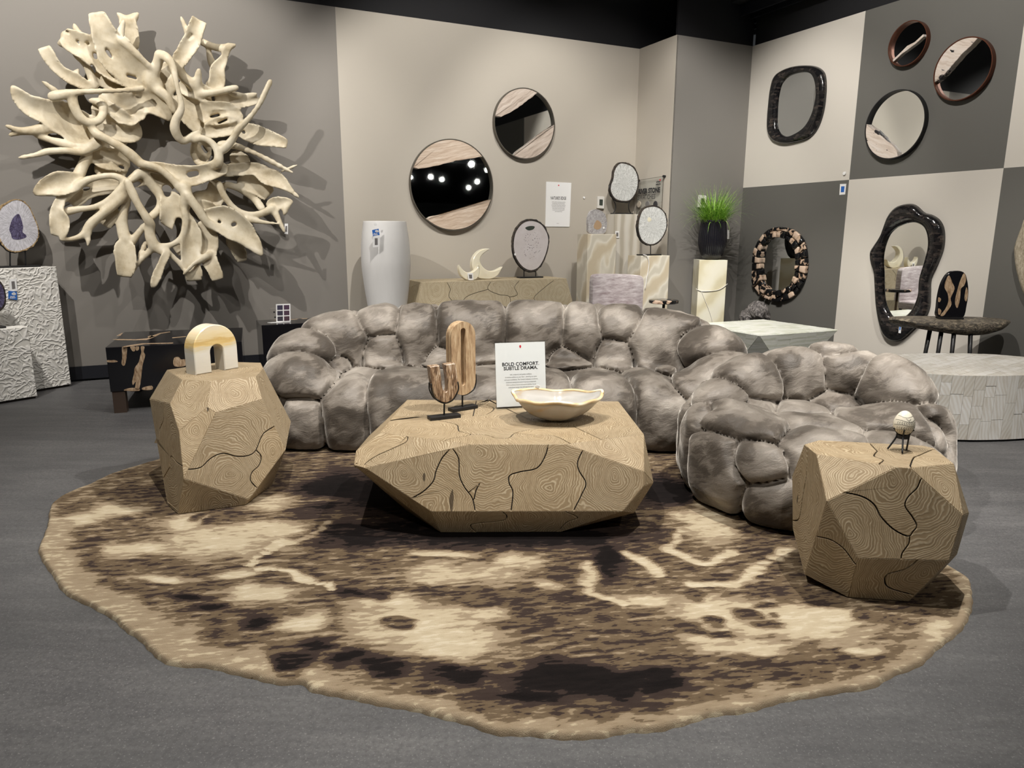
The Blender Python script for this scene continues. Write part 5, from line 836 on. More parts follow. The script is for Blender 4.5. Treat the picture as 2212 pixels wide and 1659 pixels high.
# onyx pedestals
def onped(name, label, y, px0, px1, top, mat, d, rot=0.):
    p0 = backpl(y).p(backpl(y).uv(px0, top)[0], 0); p0[2] = 0; c_, s_ = math.cos(math.radians(rot)), math.sin(math.radians(rot)); q = Pl(p0, EX*c_+EY*s_, EZ); u1, v1 = q.uv(px1, top)
    p_ = Pl(p0+EZ*FZ, q.U, EZ); pedestal(name, label, p_, u1, d, v1-FZ, mat, 1, False); onped.last = (q, u1); return v1
h1 = onped('onyx_pedestal', 'beige veined onyx pedestal, left of the three behind the sofa', 6.85, 1270, 1332, 506, M['onyxped'], .22)
h2 = onped('onyx_pedestal', 'grey banded onyx pedestal, tallest of the three behind the sofa', 7.08, 1329, 1385, 463, M['onyxgrey'], .2)
h3 = onped('onyx_pedestal', 'beige veined onyx pedestal, lowest of the three by the wall corner', 6.38, 1385, 1447, 552, M['onyxped'], .24)
agate('agate_slice', 'small grey agate slice with a tan crystal centre on the left onyx pedestal', backpl(6.93), a((820, 490), (765, 510), (744, 580), (746, 640), (757, 694), (880, 694), (904, 640), (904, 580), (880, 520)), M['aggrey'], M['aggrey'], h1, None, (), a((825, 575), (800, 605), (795, 640), (825, 655), (855, 640), (858, 605)), plain('tan_crystal', (.42, .29, .18), .4), k=.94, sticker=a((878, 640))[0])
agate('agate_slice', 'white agate slice with black rind on a curved stand atop the tallest onyx pedestal', backpl(7.2), a((1045, 80), (1000, 92), (965, 150), (955, 220), (932, 290), (938, 350), (980, 405), (1050, 422), (1110, 410), (1160, 340), (1178, 250), (1165, 170), (1120, 108)), M['agwhite'], M['rind'], h2, a((962, 520), (1118, 520)), [a((962, 395), (985, 440), (985, 480), (965, 518)), a((1118, 395), (1098, 440), (1100, 480), (1116, 518))], k=.93)
agate('agate_slice', 'white crystal agate slice with brown rind on a single black post by the wall corner', backpl(6.5), a((1290, 450), (1220, 470), (1185, 530), (1168, 620), (1175, 690), (1200, 750), (1250, 785), (1310, 785), (1370, 740), (1415, 650), (1418, 570), (1395, 500), (1345, 460)), M['agwhite'], M['rind'], h3, a((1188, 868), (1355, 868)), [a((1285, 868), (1285, 780))], a((1262, 548), (1250, 575), (1265, 590), (1285, 570)), M['onyxcream'], k=.94)
p6 = backpl(6.375); ob = part(None, 'white_cord', tube([p6.p(*z, .006) for z in catm(p6.uvs(a((1220, 868), (1250, 880), (1268, 930), (1262, 1000), (1248, 1080), (1236, 1160))), 5, False)], .0035, 6), M['white'], smooth=True); tag(ob, 'thin white cord hanging down the front of the lowest onyx pedestal', 'cord')
tagcard('price_tag', backpl(7.075), [(1329, 499), (1337, 499), (1337, 514), (1329, 514)], ('white', 'greyink'), 'small pale price card on the tallest onyx pedestal', .001)
# signs and thermostats on the walls
q = bw.uvs([(1177.5, 489.5), (1229.5, 490), (1233.5, 395), (1179.5, 392.5)]); e = empty('wall_sign', bw.p(*np.mean(q, 0)), "white NATURE'S EDGE wall sign between the round mirror and the pedestals", 'sign'); e = part(e, 'panel', prism(bw, q, .0005, .008), M['white'])
cu_, ct = bw.uv(1205.5, 428.5); text(e, "NATURE'S EDGE", bw, cu_, ct, .009, .047, M['ink'], off=.0007, sx=.60)
for i in range(7): text(e, ('Cut from petrified wood and stone into one form', 'the modern shape, with each layered edge and', 'mirrored surface, offering a balance of organic form', 'and clean lines. Sounds alike, reflected, never the', 'same, each piece is framed by hand, bringing', 'the quiet textures into everyday spaces and', 'rooms worked on the wall')[i], bw, cu_+.003, bw.uv(1205, 436.5+i*3.4)[1], .009, .017, M['greyink'], name='small_print', sx=.52)
part(e, 'red_mark', prism(bw, disc(*bw.uv(1206, 400.5), .008, 12), .0082, .0092), M['red']); text(e, 'collection', bw, bw.uv(1204, 482.5)[0], bw.uv(1204, 482.5)[1], .009, .012, M['greyink'], name='small_print', sx=.7)
for nm, pl, px in (('white thermostat on the beige wall left of the tallest pedestal', bw, [(1288, 450), (1302, 451), (1303, 425), (1288.5, 424)]), ('white thermostat on the grey column above the planter', backpl(YC), [(1506, 448), (1520, 449), (1523, 423), (1508, 421.5)])):
    e, q = plate('thermostat', pl, px, nm, 'thermostat', M['plastic'], .03); part(e, 'screen', prism(pl, scale2(q, .5), .03, .0315), M['lcd'])
rp_ = Pl(room(XC, 0), -EY, EZ); q = rp_.uvs([(1378, 505), (1430.5, 505), (1437, 381), (1381, 390)]); e = empty('acrylic_sign', rp_.p(*np.mean(q, 0)), 'clear acrylic RIVER STONE SWATCHES sign on the narrow return wall', 'sign')
part(e, 'acrylic_panel', prism(rp_, q, .022, .026), M['acryl']); part(e, 'edge', tube([rp_.p(*z, .024) for z in (q[0], q[3], q[2], q[1])], .0035, 5), M['pewter'])
for x, y in ((1437, 381), (1381, 390)): part(e, 'standoff', join(prism(rp_, disc(*rp_.uv(x, y), .014, 14), .0005, .03)), M['iron'])
def txw(body, x0, x1, yc, size, off): u0 = rp_.uv(x0, yc)[0]; u1 = rp_.uv(x1, yc)[0]; t_ = text(e, body, rp_, 0, 0, 0, size, M['ink'], off=off); c = np.array([v.co for v in t_.data.vertices])+wloc(e)-rp_.o; uu = c@rp_.U; s = (u1-u0)/(uu.max()-uu.min()); vc = rp_.uv((x0+x1)/2, yc)[1]; vv = c@rp_.V; uu = u0+(uu-uu.min())*s; vv = vv-(vv.max()+vv.min())/2+vc+(uu-(u0+u1)/2)*.0; [setattr(v, 'co', tuple(rp_.p(a_, b_, .0275)-wloc(e))) for v, a_, b_ in zip(t_.data.vertices, uu, vv)]
txw('RIVER STONE', 1383, 1430, 412, .075, .004); txw('SWATCHES', 1382, 1419.5, 425.5, .075, .0002); txw('urban\nnature', 1421, 1431, 395, .03, .0015)
part(e, 'red_mark', prism(rp_, disc(*rp_.uv(1430, 389), .01, 10), .026, .0285), M['red'])
for x, c_ in ((1384.5, (.42, .37, .30)), (1403, (.18, .175, .17)), (1420, (.03, .03, .033))): part(e, 'stone_disc', prism(rp_, disc(*rp_.uv(x, 441.5), .038, 24), .026, .034, .003), plain('swatch', c_, .5))
# mauve dining chair and drink table seen over the sofa
m_ = backpl(5.9); q = m_.uvs(c2(3.95, 1080, 330)((795, 1100), (808, 1048), (860, 1036), (1010, 1036), (1150, 1042), (1212, 1055), (1228, 1110), (1222, 1240))); u0, u1 = q[0][0], q[-1][0]
e = empty('dining_chair', m_.p((u0+u1)/2, FZ, -.25), 'pale mauve velvet dining chair seen over the right half of the sofa back', 'chair')
part(e, 'backrest', bevel(prism(m_, [(u0, .48)]+catm(q, 4, False)+[(u1, .48)], -.07, 0), .012, 2), M['mauve'], autosm=45); part(e, 'seat', rbox(m_.p((u0+u1)/2, .44, -.27+.5), EX, EY, EZ, u1-u0, .5, .1, .03, 3), M['mauve'], autosm=45)
for s in (u0+.05, u1-.05):
    for w_ in (.0, .44): part(e, 'leg', tube([m_.p(s, FZ, w_), m_.p(s, .40, w_)], [.012, .018], 8), M['iron'])
d_ = backpl(5.8); du, dv = d_.uv(1434, 651); e = empty('drink_table', d_.p(du, FZ), 'small bronze drink table with a petrified-wood top beside the mauve chair', 'table'); c = d_.p(du, dv); k = c.copy(); k[2] = FZ
part(e, 'top', lathe((c[0], c[1], dv-.018), [(.142, 0), (.15, .006), (.15, .03), (.142, .034)], 32), M['chunk'], autosm=40); part(e, 'stem', tube([k+EZ*.02, c-EZ*.018], .014, 10), M['bronze'], smooth=True); part(e, 'foot', lathe(k, [(.12, 0), (.12, .012), (.02, .022)], 28), M['bronze'], autosm=40)
# planter on its pedestal
h4 = onped('onyx_pedestal', 'cream onyx pedestal wrapped with a thin cord under the grass planter', 6.33, 1511, 1572, 562, M['onyxcream'], .3, -28)
p7, w7 = onped.last; PC = p7.p(w7/2+.01, 0, -.15); PC[2] = h4; m_ = ((PC-EYE)@CF)/FPX; rp0 = 29.5*m_
e = empty('grass_planter', PC, 'ribbed black planter with green grass on the cream onyx pedestal', 'planter'); hp = 82*m_
prof = catm([(.48*rp0, 0), (.72*rp0, .1*hp), (.96*rp0, .35*hp), (1.0*rp0, .58*hp), (.93*rp0, .82*hp), (.86*rp0, hp), (.80*rp0, hp), (.78*rp0, .9*hp)], 5, False)
part(e, 'pot', lathe(PC, prof, 240, lambda a_, i: 1+(.028*math.sin(40*a_)**3 if i < 27 else 0)), M['pot'], smooth=True); part(e, 'soil', lathe(PC+EZ*hp*.88, [(.79*rp0, 0), (.79*rp0, .01)], 24), M['groove'])
gv = []; gf = []
for i in range(620):
    a_ = random.random()*6.283; r0 = random.random()**.5*.62*rp0; ln = random.uniform(.6, 1.2)*.44; lean = random.uniform(.08, 1.0)*(.4+.6*r0/(.62*rp0)); az = a_+random.uniform(-.6, .6); wb = random.uniform(.0030, .0050); n0 = len(gv)
    b0 = PC+np.array([r0*math.cos(a_), r0*math.sin(a_), hp*.88]); dirv = np.array([math.cos(az), math.sin(az), 0]); sd = np.array([-math.sin(az), math.cos(az), 0]); P = b0.copy(); th_ = .1+.85*random.random()*r0/(.62*rp0)
    for k in range(6):
        w_ = wb*(1-k/5.2); gv += [P-sd*w_, P+sd*w_]; th_ += lean*.32*(1+.5*k/5); P = P+(EZ*math.cos(th_)+dirv*math.sin(th_))*ln/5
    gf += [(n0+2*k, n0+2*k+1, n0+2*k+3, n0+2*k+2) for k in range(5)]
gv = np.array(gv); rr_ = np.stack([gv@EX, gv@EY], 1); lim = np.minimum(rr_[:, 1], YC-.036)-rr_[:, 1]; gv = gv+np.outer(lim, EY)
part(e, 'grass_blades', (gv, gf), M['grass'], kind='stuff'); q7 = backpl(toroom(PC)[1]-rp0*.35)
part(e, 'price_card', prism(q7, q7.uvs([(1570.5, 516), (1575, 516), (1575, 497), (1571, 496)]), 0, .002), M['white'])
cd = [p7.p(*z, .006) for z in catm(p7.uvs([(1503, 624), (1515, 629), (1530, 629), (1548, 627), (1560, 622), (1571, 613)]), 5, False)]; cd2 = [p7.p(*z, .006) for z in catm(p7.uvs([(1515, 629), (1524, 652), (1532, 672), (1539, 697), (1545, 730)]), 5, False)]
ob = part(None, 'white_cord', join(tube(cd, .004, 6), tube(cd2, .003, 6)), M['plastic'], smooth=True); tag(ob, 'thin cord tied around the cream onyx planter pedestal', 'cord')
# ------------------------------------------------------------------ onyx tables on the right
def clip(poly, f):                          # keep the side where f(p) >= 0 of a convex outline
    out = []
    for i in range(len(poly)):
        a_, b_ = poly[i-1], poly[i]; fa, fb = f(a_), f(b_)
        if (fa >= 0) != (fb >= 0): t_ = fa/(fa-fb); out.append((a_[0]+(b_[0]-a_[0])*t_, a_[1]+(b_[1]-a_[1])*t_))
        if fb >= 0: out.append(b_)
    return out
def tiles(e, pl, poly, rh, lo, hi, mat, th=.006, gap=.0007, seed=1, name='tile'):
    r = random.Random(seed); P = np.array(poly); v = P[:, 1].min(); n = 0
    while v < P[:, 1].max()-1e-4:
        h_ = rh*r.uniform(.8, 1.2); band = clip(clip(poly, lambda q: q[1]-v-gap), lambda q: v+h_-gap-q[1])
        if len(band) > 2:
            B = np.array(band); u = B[:, 0].min()-r.uniform(0, lo)
            while u < B[:, 0].max():
                l_ = r.uniform(lo, hi); q = clip(clip(band, lambda z: z[0]-u-gap), lambda z: u+l_-gap-z[0]); u += l_
                if len(q) > 2 and abs(area2(q)) > 2e-5: part(e, name, prism(pl, q, 0, th*r.uniform(.85, 1.15)), mat, org=pl.p(*np.mean(q, 0))); n += 1
        v += h_
    return n
oc = [(4.66, 5.53), (5.58, 5.51), (5.61, 4.61), (4.68, 4.65)]; ctr = np.mean(oc, 0); TZo = .43
top = [room(*q, TZo-.006) for q in oc]; mids = [(np.array(oc[i])+np.array(oc[(i+1) % 4]))/2 for i in range(4)]; bot = [room(*(ctr+(q-ctr)*.80), FZ) for q in mids]
e = empty('onyx_coffee_table', room(*ctr, FZ), 'pale green onyx mosaic table with angular tapering sides behind the sofa', 'table')
V = top+bot; F = [(0, 1, 2, 3)[::-1], (4, 5, 6, 7)]+[(i, (i+1) % 4, 4+i) for i in range(4)]+[((i+1) % 4, 4+(i+1) % 4, 4+i) for i in range(4)]
part(e, 'core', (V, F), M['onyxgreen'])
pl = Pl(room(*ctr, TZo-.006), EX, EY); tiles(e, pl, ccw([((t_-pl.o)@pl.U, (t_-pl.o)@pl.V) for t_ in top]), .075, .25, .5, M['onyxgreen'], seed=3)
for tri, rh, lo, hi in (((3, 0, 7), .055, .1, .24), ((2, 3, 6), .055, .1, .24), ((3, 7, 6), .075, .3, .6)):
    P = [np.array(V[i]) for i in tri]; c = np.mean(P, 0); n = np.cross(P[1]-P[0], P[2]-P[0]); n = n/np.linalg.norm(n); cc3 = room(*ctr, .2)
    if n@(c-cc3) < 0: n = -n
    U = np.cross(EZ, n); pl = Pl(c, U, np.cross(n, U)); tiles(e, pl, ccw([((q-c)@pl.U, (q-c)@pl.V) for q in P]), rh, lo, hi, M['onyxgreen'], seed=tri[0]*7+tri[2])
# oval drum
dc = np.array([4.98, 3.02]); da, db, dang, dz = .70, .43, math.radians(-18), .42
def dell(a_, k=1.0): x = da*k*math.copysign(abs(math.cos(a_))**.9, math.cos(a_)); y = db*k*math.copysign(abs(math.sin(a_))**.9, math.sin(a_)); return room(dc[0]+x*math.cos(dang)-y*math.sin(dang), dc[1]+x*math.sin(dang)+y*math.cos(dang))
e = empty('onyx_drum_table', room(*dc, FZ), 'low oval white and grey onyx mosaic drum table at the right edge', 'table')
N = 120; ring = [dell(2*math.pi*i/N, .985) for i in range(N)]
V = [q+EZ*(FZ+.012) for q in ring]+[q+EZ*(dz-.006) for q in ring]; part(e, 'core', (V, [tuple(range(N))[::-1], tuple(range(N, 2*N))]+[(i, (i+1) % N, N+(i+1) % N, N+i) for i in range(N)]), M['onyxgrey'])
rr = random.Random(5); L = [0]
for i in range(720): L.append(L[-1]+np.linalg.norm(dell((i+1)*math.pi/360)-dell(i*math.pi/360)))
per = L[-1]; A_at = lambda s: np.interp(s % per, L, np.arange(721)*math.pi/360)
ntile = 0; s = 0.
while s < per-.02:
    cw = rr.uniform(.05, .085); z = FZ+.014
    while z < dz-.001:
        hh = min(rr.uniform(.07, .19), dz-z); hh = dz-z if dz-z-hh < .04 else hh
        aa = [A_at(s+.0006+(cw-.0012)*k/2) for k in range(3)]; vis = (dell(aa[1])-room(*dc))@(EYE-room(*dc)*0) ; vv = []
        k_ = rr.uniform(1.0, 1.006)
        for kk in (.975, k_):
            for a_ in aa: vv += [dell(a_, kk)+EZ*(z+.0006), dell(a_, kk)+EZ*(z+hh-.0006)]
        m = 6; F = [(m, m+2, m+3, m+1), (m+2, m+4, m+5, m+3), (0, 1, 3, 2), (2, 3, 5, 4), (0, 2, m+2, m), (2, 4, m+4, m+2), (3, 1, m+1, m+3), (5, 3, m+3, m+5), (1, 0, m, m+1), (4, 5, m+5, m+4)]
        front = (dell(aa[1])-room(*dc)); front = front@(EYE*[1, 1, 0]-dell(aa[1]))
        if front > -.3: part(e, 'tile', (vv, F), M['onyxwhite'], org=vv[0]); ntile += 1
        z += hh
    s += cw
pl = Pl(room(*dc, dz-.006), EX*math.cos(dang+.5)+EY*math.sin(dang+.5), -EX*math.sin(dang+.5)+EY*math.cos(dang+.5)); ov = [dell(2*math.pi*i/40, .998) for i in range(40)]
tiles(e, pl, ccw([((q+EZ*(dz-.006)-pl.o)@pl.U, (q+EZ*(dz-.006)-pl.o)@pl.V) for q in ov]), .055, .2, .45, M['onyxwhite'], seed=9)
# live-edge slab table behind the drum
sc_ = room(5.78, 3.68); e = empty('slab_side_table', sc_+EZ*FZ, 'black charred live-edge slab side table on thin legs behind the drum table', 'table'); zt = .62
na = 64; V = []; ua, va = math.radians(-36), 0; A = np.linspace(0, 2*math.pi, na, endpoint=False); Rr = 1+.06*np.sin(2*A+1)+.05*np.sin(3*A+.4)+.02*np.sin(7*A)
for k, z in ((.55, -.075), (.80, -.085), (.95, -.06), (1.0, -.03), (.985, -.008), (.93, 0), (.5, .002)):
    zz = .02*np.sin(A*2+.8)*(1 if z < -.02 else .15)
    for a_, r_, w_ in zip(A, Rr, zz): x = .43*k*r_*math.cos(a_); y = .285*k*r_*math.sin(a_); V.append(sc_+EX*(x*math.cos(ua)-y*math.sin(ua))+EY*(x*math.sin(ua)+y*math.cos(ua))+EZ*(zt+z+w_))
F = [(i*na+j, i*na+(j+1) % na, (i+1)*na+(j+1) % na, (i+1)*na+j) for i in range(6) for j in range(na)]+[tuple(range(na))[::-1], tuple(range(6*na, 7*na))]; part(e, 'slab_top', (V, F), M['charred'], autosm=60)
for x, y in ((1994, 714), (2022, 720), (2073, 724), (2106, 719)):
    q = {1994: (-.20, .10), 2022: (-.22, -.08), 2073: (.05, -.16), 2106: (.22, -.02)}[x]; t0 = atz(x, y, zt-.075)*[1, 1, 0]; t0 = sc_+(t0-sc_)*min(1., .24/np.linalg.norm(t0-sc_)); f0 = sc_+(t0-sc_)*1.25
    part(e, 'leg', tube([t0+EZ*(zt-.07), (t0+f0)/2+EZ*.3, f0+EZ*FZ], [.017, .015, .013], 10), M['iron'], smooth=True)
ps = Pl(sc_+EZ*zt, EX*math.cos(-.55)+EY*math.sin(-.55), EZ); a = c2(2.9625, 1600, 400); q = ps.uvs(a((1385, 545), (1330, 560), (1290, 620), (1268, 700), (1258, 780), (1258, 838), (1340, 842), (1420, 845), (1445, 760), (1455, 680), (1448, 610), (1430, 560))); v0 = min(z[1] for z in q); q = [(u_, v_-v0+.014) for u_, v_ in q]
e = empty('petrified_oval', ps.p(np.mean(q, 0)[0], .003), 'upright black and tan petrified-wood oval on the slab side table', 'sculpture'); sl_ = part(e, 'slice', prism(ps, catm(q, 4), -.03, .01, .004), M['petriblk'], autosm=40); uu = [z[0] for z in q]; part(e, 'base', prism(ps, rect(min(uu)+.02, .003, max(uu)-.02, .016), -.05, .03), M['iron'])
for vn_ in (a((1330, 575), (1350, 620), (1365, 660), (1340, 720), (1345, 760), (1320, 800), (1295, 832), (1275, 830), (1305, 790), (1325, 740), (1320, 690), (1300, 650), (1312, 600)), a((1425, 560), (1438, 600), (1425, 640), (1405, 660), (1400, 720), (1385, 780), (1372, 770), (1368, 730), (1385, 660), (1400, 610)), a((1262, 715), (1278, 725), (1270, 745), (1260, 740)), a((1262, 785), (1280, 800), (1272, 825), (1260, 820)), a((1440, 650), (1450, 690), (1440, 740), (1428, 720))):
    part(sl_, 'vein', prism(ps, catm([(u_, v_-v0+.014) for u_, v_ in ps.uvs(vn_)], 3), .01, .0115), M['vein'])
# carved stone figure behind the onyx table
def figure():
    p0 = backpl(5.95); u_, v_ = p0.uv(1636, 672); c = p0.p(u_, v_); s = ((c-EYE)@CF)/FPX; h = .011
    vw = -(c-EYE); vw[2] = 0; vw = vw/np.linalg.norm(vw); rt = np.cross(EZ, vw)*1.0
    prim = [((0, .0, .0), (22*s, 22*s, 22*s)), ((4*s, .0+10*s, -4*s), (15*s, 20*s, 14*s)), ((-17*s, 2*s, -14*s), (8*s, 12*s, 18*s)), ((19*s, 2*s, -14*s), (8*s, 12*s, 18*s)), ((-28*s, 0, -16*s), (9*s, 14*s, 16*s)), ((0, -8*s, -60*s), (36*s, 30*s, 60*s)), ((0, -8*s, -c[2]/1-FZ+.16), (.20, .18, .17))]
    lo = np.array([-.30, -.26, FZ-c[2]]); n_ = [int(.60/h), int(.52/h), int((c[2]-FZ+.14)/h)+2]; G = np.meshgrid(*[lo[i]+np.arange(n_[i])*h for i in range(3)], indexing='ij'); D = np.full(n_, 1., np.float32)
    for q, r_ in prim:
        f = (np.sqrt(sum(((G[i]-q[i])/r_[i])**2 for i in range(3)))-1)*min(r_); k = np.clip(.5+.5*(f-D)/.03, 0, 1); D = f*(1-k)+D*k-.03*k*(1-k)
    D = D+.006*np.sin(G[0]*70+G[2]*40)*np.sin(G[1]*60+G[2]*55); f = (np.sqrt((G[0]-4*s)**2+(G[1]-30*s)**2+(G[2]+0*s)**2)-5.5*s); D = np.maximum(D, -f)
    D[:, :, 0] = .1; D[0] = D[-1] = .1; D[:, 0] = D[:, -1] = .1; V, F = surfnet(D.astype(np.float32), lo, h)
    W = c+np.outer(V[:, 0], rt)+np.outer(V[:, 1], vw)+np.outer(V[:, 2], EZ); o = part(None, 'carved_stone_figure', (W, F[:, ::-1]), M['stone'], smooth=True); tag(o, 'dark carved stone creature with a round snout behind the green onyx table', 'sculpture')
figure()
# ------------------------------------------------------------------ mirrors
def round_mirror(name, label, pl, cpx, rpx_l, rpx_r, depth, rimmat, slabs, back=.012):
    cu, cv = pl.uv(*cpx); r = abs(pl.uv(*rpx_r)[0]-pl.uv(*rpx_l)[0])/2; e = empty(name, pl.p(cu, cv-r), label, 'mirror')
    part(e, 'rim', ringp(pl, disc(cu, cv, r, 72), disc(cu, cv, r-.008, 72), .001, depth), rimmat, autosm=40); part(e, 'mirror_glass', prism(pl, disc(cu, cv, r-.0085, 72), .004, back), M['glass'])
    circ = lambda a0, a1, n=22: [(cu+(r-.009)*math.cos(t_), cv+(r-.009)*math.sin(t_)) for t_ in np.linspace(a0, a1, n)]
    for edge, mat, prot in slabs:
        E_ = pl.uvs(edge); a0 = math.atan2(E_[0][1]-cv, E_[0][0]-cu); a1 = math.atan2(E_[-1][1]-cv, E_[-1][0]-cu); sideref = np.array(E_[0])+np.array(E_[-1])-2*np.array([cu, cv]); d_ = a0-a1
        while d_ < 0: d_ += 2*math.pi
        if d_ > math.pi: d_ -= 2*math.pi
        body = catm(E_, 5, False)[1:-1]; jr = random.Random(len(label)); body = [(u_+jr.uniform(-.004, .004), v_+jr.uniform(-.004, .004)) for u_, v_ in body]
        part(e, 'stone_slab', prism(pl, circ(a0-d_*0, a0)[:1]+body+circ(a1, a1+d_), back+.0005, depth+prot, .003), mat, org=pl.p(cu, cv))
    return e
a = c2(2.5143, 720, 0)
round_mirror('round_mirror', 'larger round mirror with pink stone slabs above and below on the beige wall', bw, a((640, 1008))[0], a((418, 1008))[0], a((866, 1008))[0], .05, M['pewter'], [(a((447, 920), (520, 910), (640, 880), (720, 865), (806, 852)), M['slab1'], -.003), (a((510, 1178), (590, 1165), (680, 1140), (770, 1115), (858, 1090)), M['slab1'], -.003)])
round_mirror('round_mirror', 'smaller round mirror crossed by diagonal stone slabs, higher on the beige wall', bw, a((1031, 676))[0], a((868, 676))[0], a((1196, 676))[0], .05, M['pewter'], [(a((893, 640), (960, 610), (1010, 575), (1050, 545), (1098, 508)), M['slab2'], -.003), (a((975, 832), (1050, 780), (1110, 730), (1150, 705), (1194, 684)), M['slab2'], -.003)])
rw = rightpl(); a = c2(3.4557, 1580, 0)
round_mirror('round_mirror', 'small copper-rimmed round mirror with a thin pale stone strip, topmost on the checkerboard wall', rw, a((1338, 330))[0], a((1196, 335))[0], a((1480, 325))[0], .05, M['copper'], [])
e = [o for o in COL.objects if o.name.startswith('round_mirror') and 'thin pale stone strip' in o.get('label', '')][0]
part(e, 'stone_strip', prism(rw, rw.uvs(a((1225, 466), (1222, 450), (1280, 395), (1330, 345), (1385, 318), (1450, 258), (1455, 275), (1400, 325), (1340, 370), (1290, 405))), .012, .035, .002), M['slab3'])
round_mirror('round_mirror', 'copper-rimmed round mirror with a banded stone slab across its upper left', rw, a((1748, 520))[0], a((1533, 535))[0], a((1965, 505))[0], .05, M['copper'], [(a((1575, 602), (1640, 530), (1710, 450), (1780, 375), (1855, 308)), M['slab3'], -.002)])
round_mirror('round_mirror', 'black-rimmed round mirror with a blotched stone slab at its lower left', rw, a((1238, 935))[0], a((1016, 950))[0], a((1460, 920))[0], .05, M['iron'], [(a((1030, 930), (1110, 980), (1180, 1050), (1230, 1095), (1262, 1140)), M['slab3'], -.002)])
def shaped(name, label, outer, inner, h, mat, n=120):
    o = rw.uvs(outer); i = rw.uvs(inner); c = np.mean(catm(i, 4), 0); O = polar(o, n, c); I = polar(i, n, c); e = empty(name, rw.p(c[0], min(z[1] for z in O)), label, 'mirror')
    part(e, 'frame', dome_frame(rw, O, I, .002, h), mat, smooth=True); part(e, 'mirror_glass', prism(rw, [tuple(c+(np.array(z)-c)*1.04) for z in I], .004, .014), M['glass']); return e
shaped('mosaic_mirror', 'rounded oblong mirror in a glossy black mosaic frame high by the wall corner', a((330, 570), (400, 520), (500, 492), (620, 492), (690, 530), (712, 600), (710, 720), (690, 850), (650, 960), (590, 1030), (500, 1062), (400, 1074), (320, 1050), (280, 990), (275, 900), (285, 780), (300, 660)), a((390, 620), (440, 570), (520, 545), (590, 548), (625, 590), (640, 680), (630, 780), (600, 870), (550, 950), (480, 1000), (420, 1018), (370, 990), (350, 930), (350, 850), (355, 760), (368, 680)), .055, M['mosaic'])
a = c2(2.9625, 1600, 400)
shaped('mosaic_mirror', 'tall freeform mirror in a wavy black mosaic frame behind the slab table', a((1080, 118), (1010, 135), (960, 185), (935, 250), (910, 320), (860, 390), (838, 430), (842, 490), (865, 560), (872, 650), (880, 780), (900, 900), (930, 970), (980, 1000), (1040, 990), (1100, 940), (1180, 860), (1215, 780), (1220, 680), (1225, 600), (1270, 500), (1305, 400), (1308, 290), (1280, 225), (1230, 190), (1180, 175), (1130, 130)), a((1120, 240), (1050, 255), (985, 290), (940, 350), (920, 440), (920, 560), (920, 650), (930, 740), (960, 810), (1000, 855), (1030, 860), (1060, 840), (1110, 790), (1145, 700), (1155, 600), (1185, 490), (1208, 400), (1205, 320), (1180, 265)), .065, M['mosaic'])
a = c2(3.317, 2092, 480)
shaped('shell_mirror', 'pale rough-textured organic frame cut off at the right edge', a((420, -30), (398, 20), (370, 90), (345, 165), (340, 205), (350, 310), (370, 400), (398, 490), (450, 580), (560, 640), (680, 560), (740, 400), (740, 150), (660, 0), (540, -70)), a((480, 60), (440, 150), (435, 280), (470, 420), (550, 500), (620, 420), (650, 250), (610, 90), (540, 30)), .06, M['shell'])
a = c2(7.541, 1620, 480); cc = rw.uv(*a((512, 685))[0]); O = polar(rw.uvs(a((512, 72), (330, 120), (180, 290), (100, 500), (65, 800), (100, 1060), (250, 1220), (480, 1300), (720, 1230), (880, 1040), (960, 800), (965, 560), (910, 290), (740, 120))), 28, cc); I = polar(rw.uvs(a((500, 250), (370, 270), (250, 400), (215, 600), (220, 830), (260, 1010), (400, 1110), (560, 1090), (700, 1010), (770, 850), (790, 640), (760, 430), (640, 290))), 28, cc)
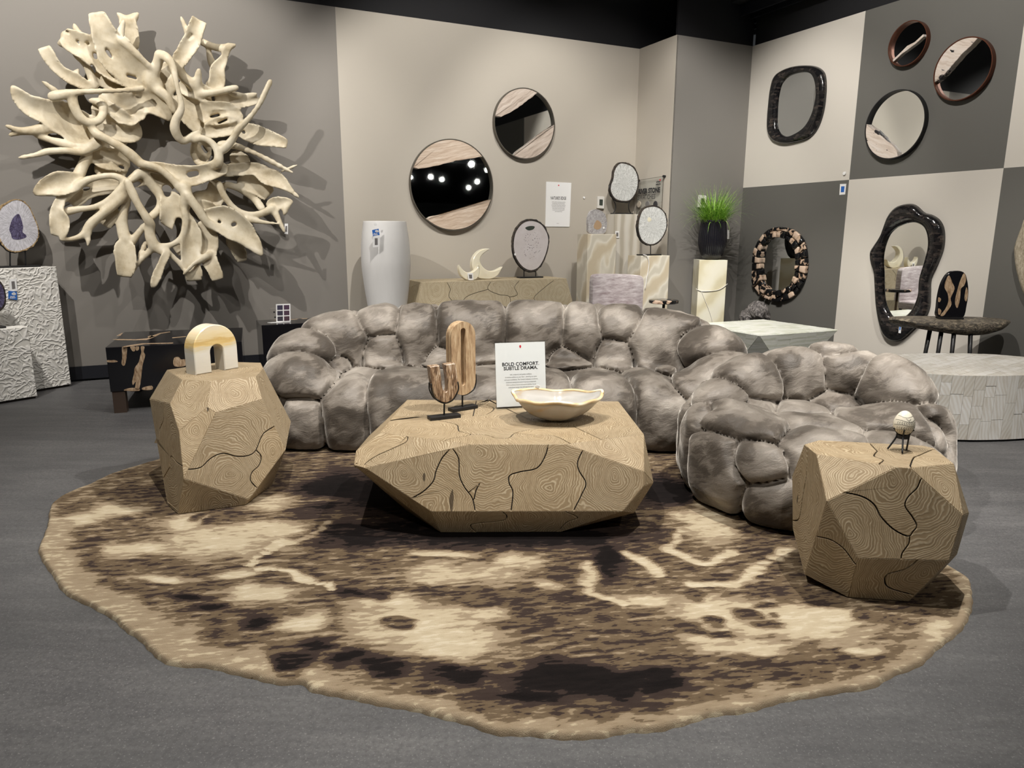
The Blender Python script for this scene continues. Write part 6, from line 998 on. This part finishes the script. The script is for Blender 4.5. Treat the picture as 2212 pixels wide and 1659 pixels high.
e = empty('chunk_mirror', rw.p(cc[0], min(z[1] for z in O)), 'oval mirror framed by black and tan petrified-wood chunks near the wall corner', 'mirror'); part(e, 'mirror_glass', prism(rw, [tuple(np.array(cc)+(np.array(z)-cc)*1.1) for z in I], .004, .014), M['glass'])
rr = random.Random(11)
for i in range(28):
    j = (i+1) % 28; O1, O2, I1, I2 = [np.array(z) for z in (O[i], O[j], I[i], I[j])]; g = .04; h = rr.uniform(.045, .075); so = rr.uniform(.97, 1.03)
    qq = [O1+(O2-O1)*g, O2+(O1-O2)*g, I2+(I1-I2)*g, I1+(I2-I1)*g]; mid = sum(qq)/4; sp = rr.uniform(.35, .65)
    for k in range(2):                       # outer and inner chunk of the pair
        A1 = [qq[0]+(qq[3]-qq[0])*(sp*k+.02), qq[1]+(qq[2]-qq[1])*(sp*k+.02), qq[1]+(qq[2]-qq[1])*((sp if k == 0 else 1)-.02), qq[0]+(qq[3]-qq[0])*((sp if k == 0 else 1)-.02)]
        c = sum(A1)/4; part(e, 'chunk', bevel(prism(rw, [tuple(z) for z in A1], .003, h*(1 if k else .8)), .009, 2), M['chunk'], autosm=50, org=rw.p(*c, .03))
# remaining tags and pins
tagcard('price_tag', rw, [(1813.5, 421), (1826, 420), (1828.5, 397), (1815, 397.5)], ('white', 'blue'), 'white tag with blue print pinned at the checkerboard crossing', .001)
ob = part(None, 'wall_pin', prism(rw, disc(*rw.uv(1825, 374.5), .017, 16), .0005, .012), M['white']); tag(ob, 'round white pin on the pale square above the tag', 'pin')
tagcard('price_tag', rightpl(XR-.068), [(1941, 719), (1946, 720), (1949, 691), (1944, 690)], ('white', 'blue'), 'narrow white tag on the foot of the freeform mirror frame', .001)
tagcard('price_tag', backpl(YB-.33), [(614, 505), (622, 506), (622, 483), (615, 483)], ('white', 'greyink'), 'white tag dangling from the right side of the root sculpture', .001)
ob = part(None, 'wall_pin', prism(bw, disc(*bw.uv(1261, 427), .012, 12), .0005, .01), M['white']); tag(ob, 'tiny white pin on the beige wall beside the thermostat', 'pin')
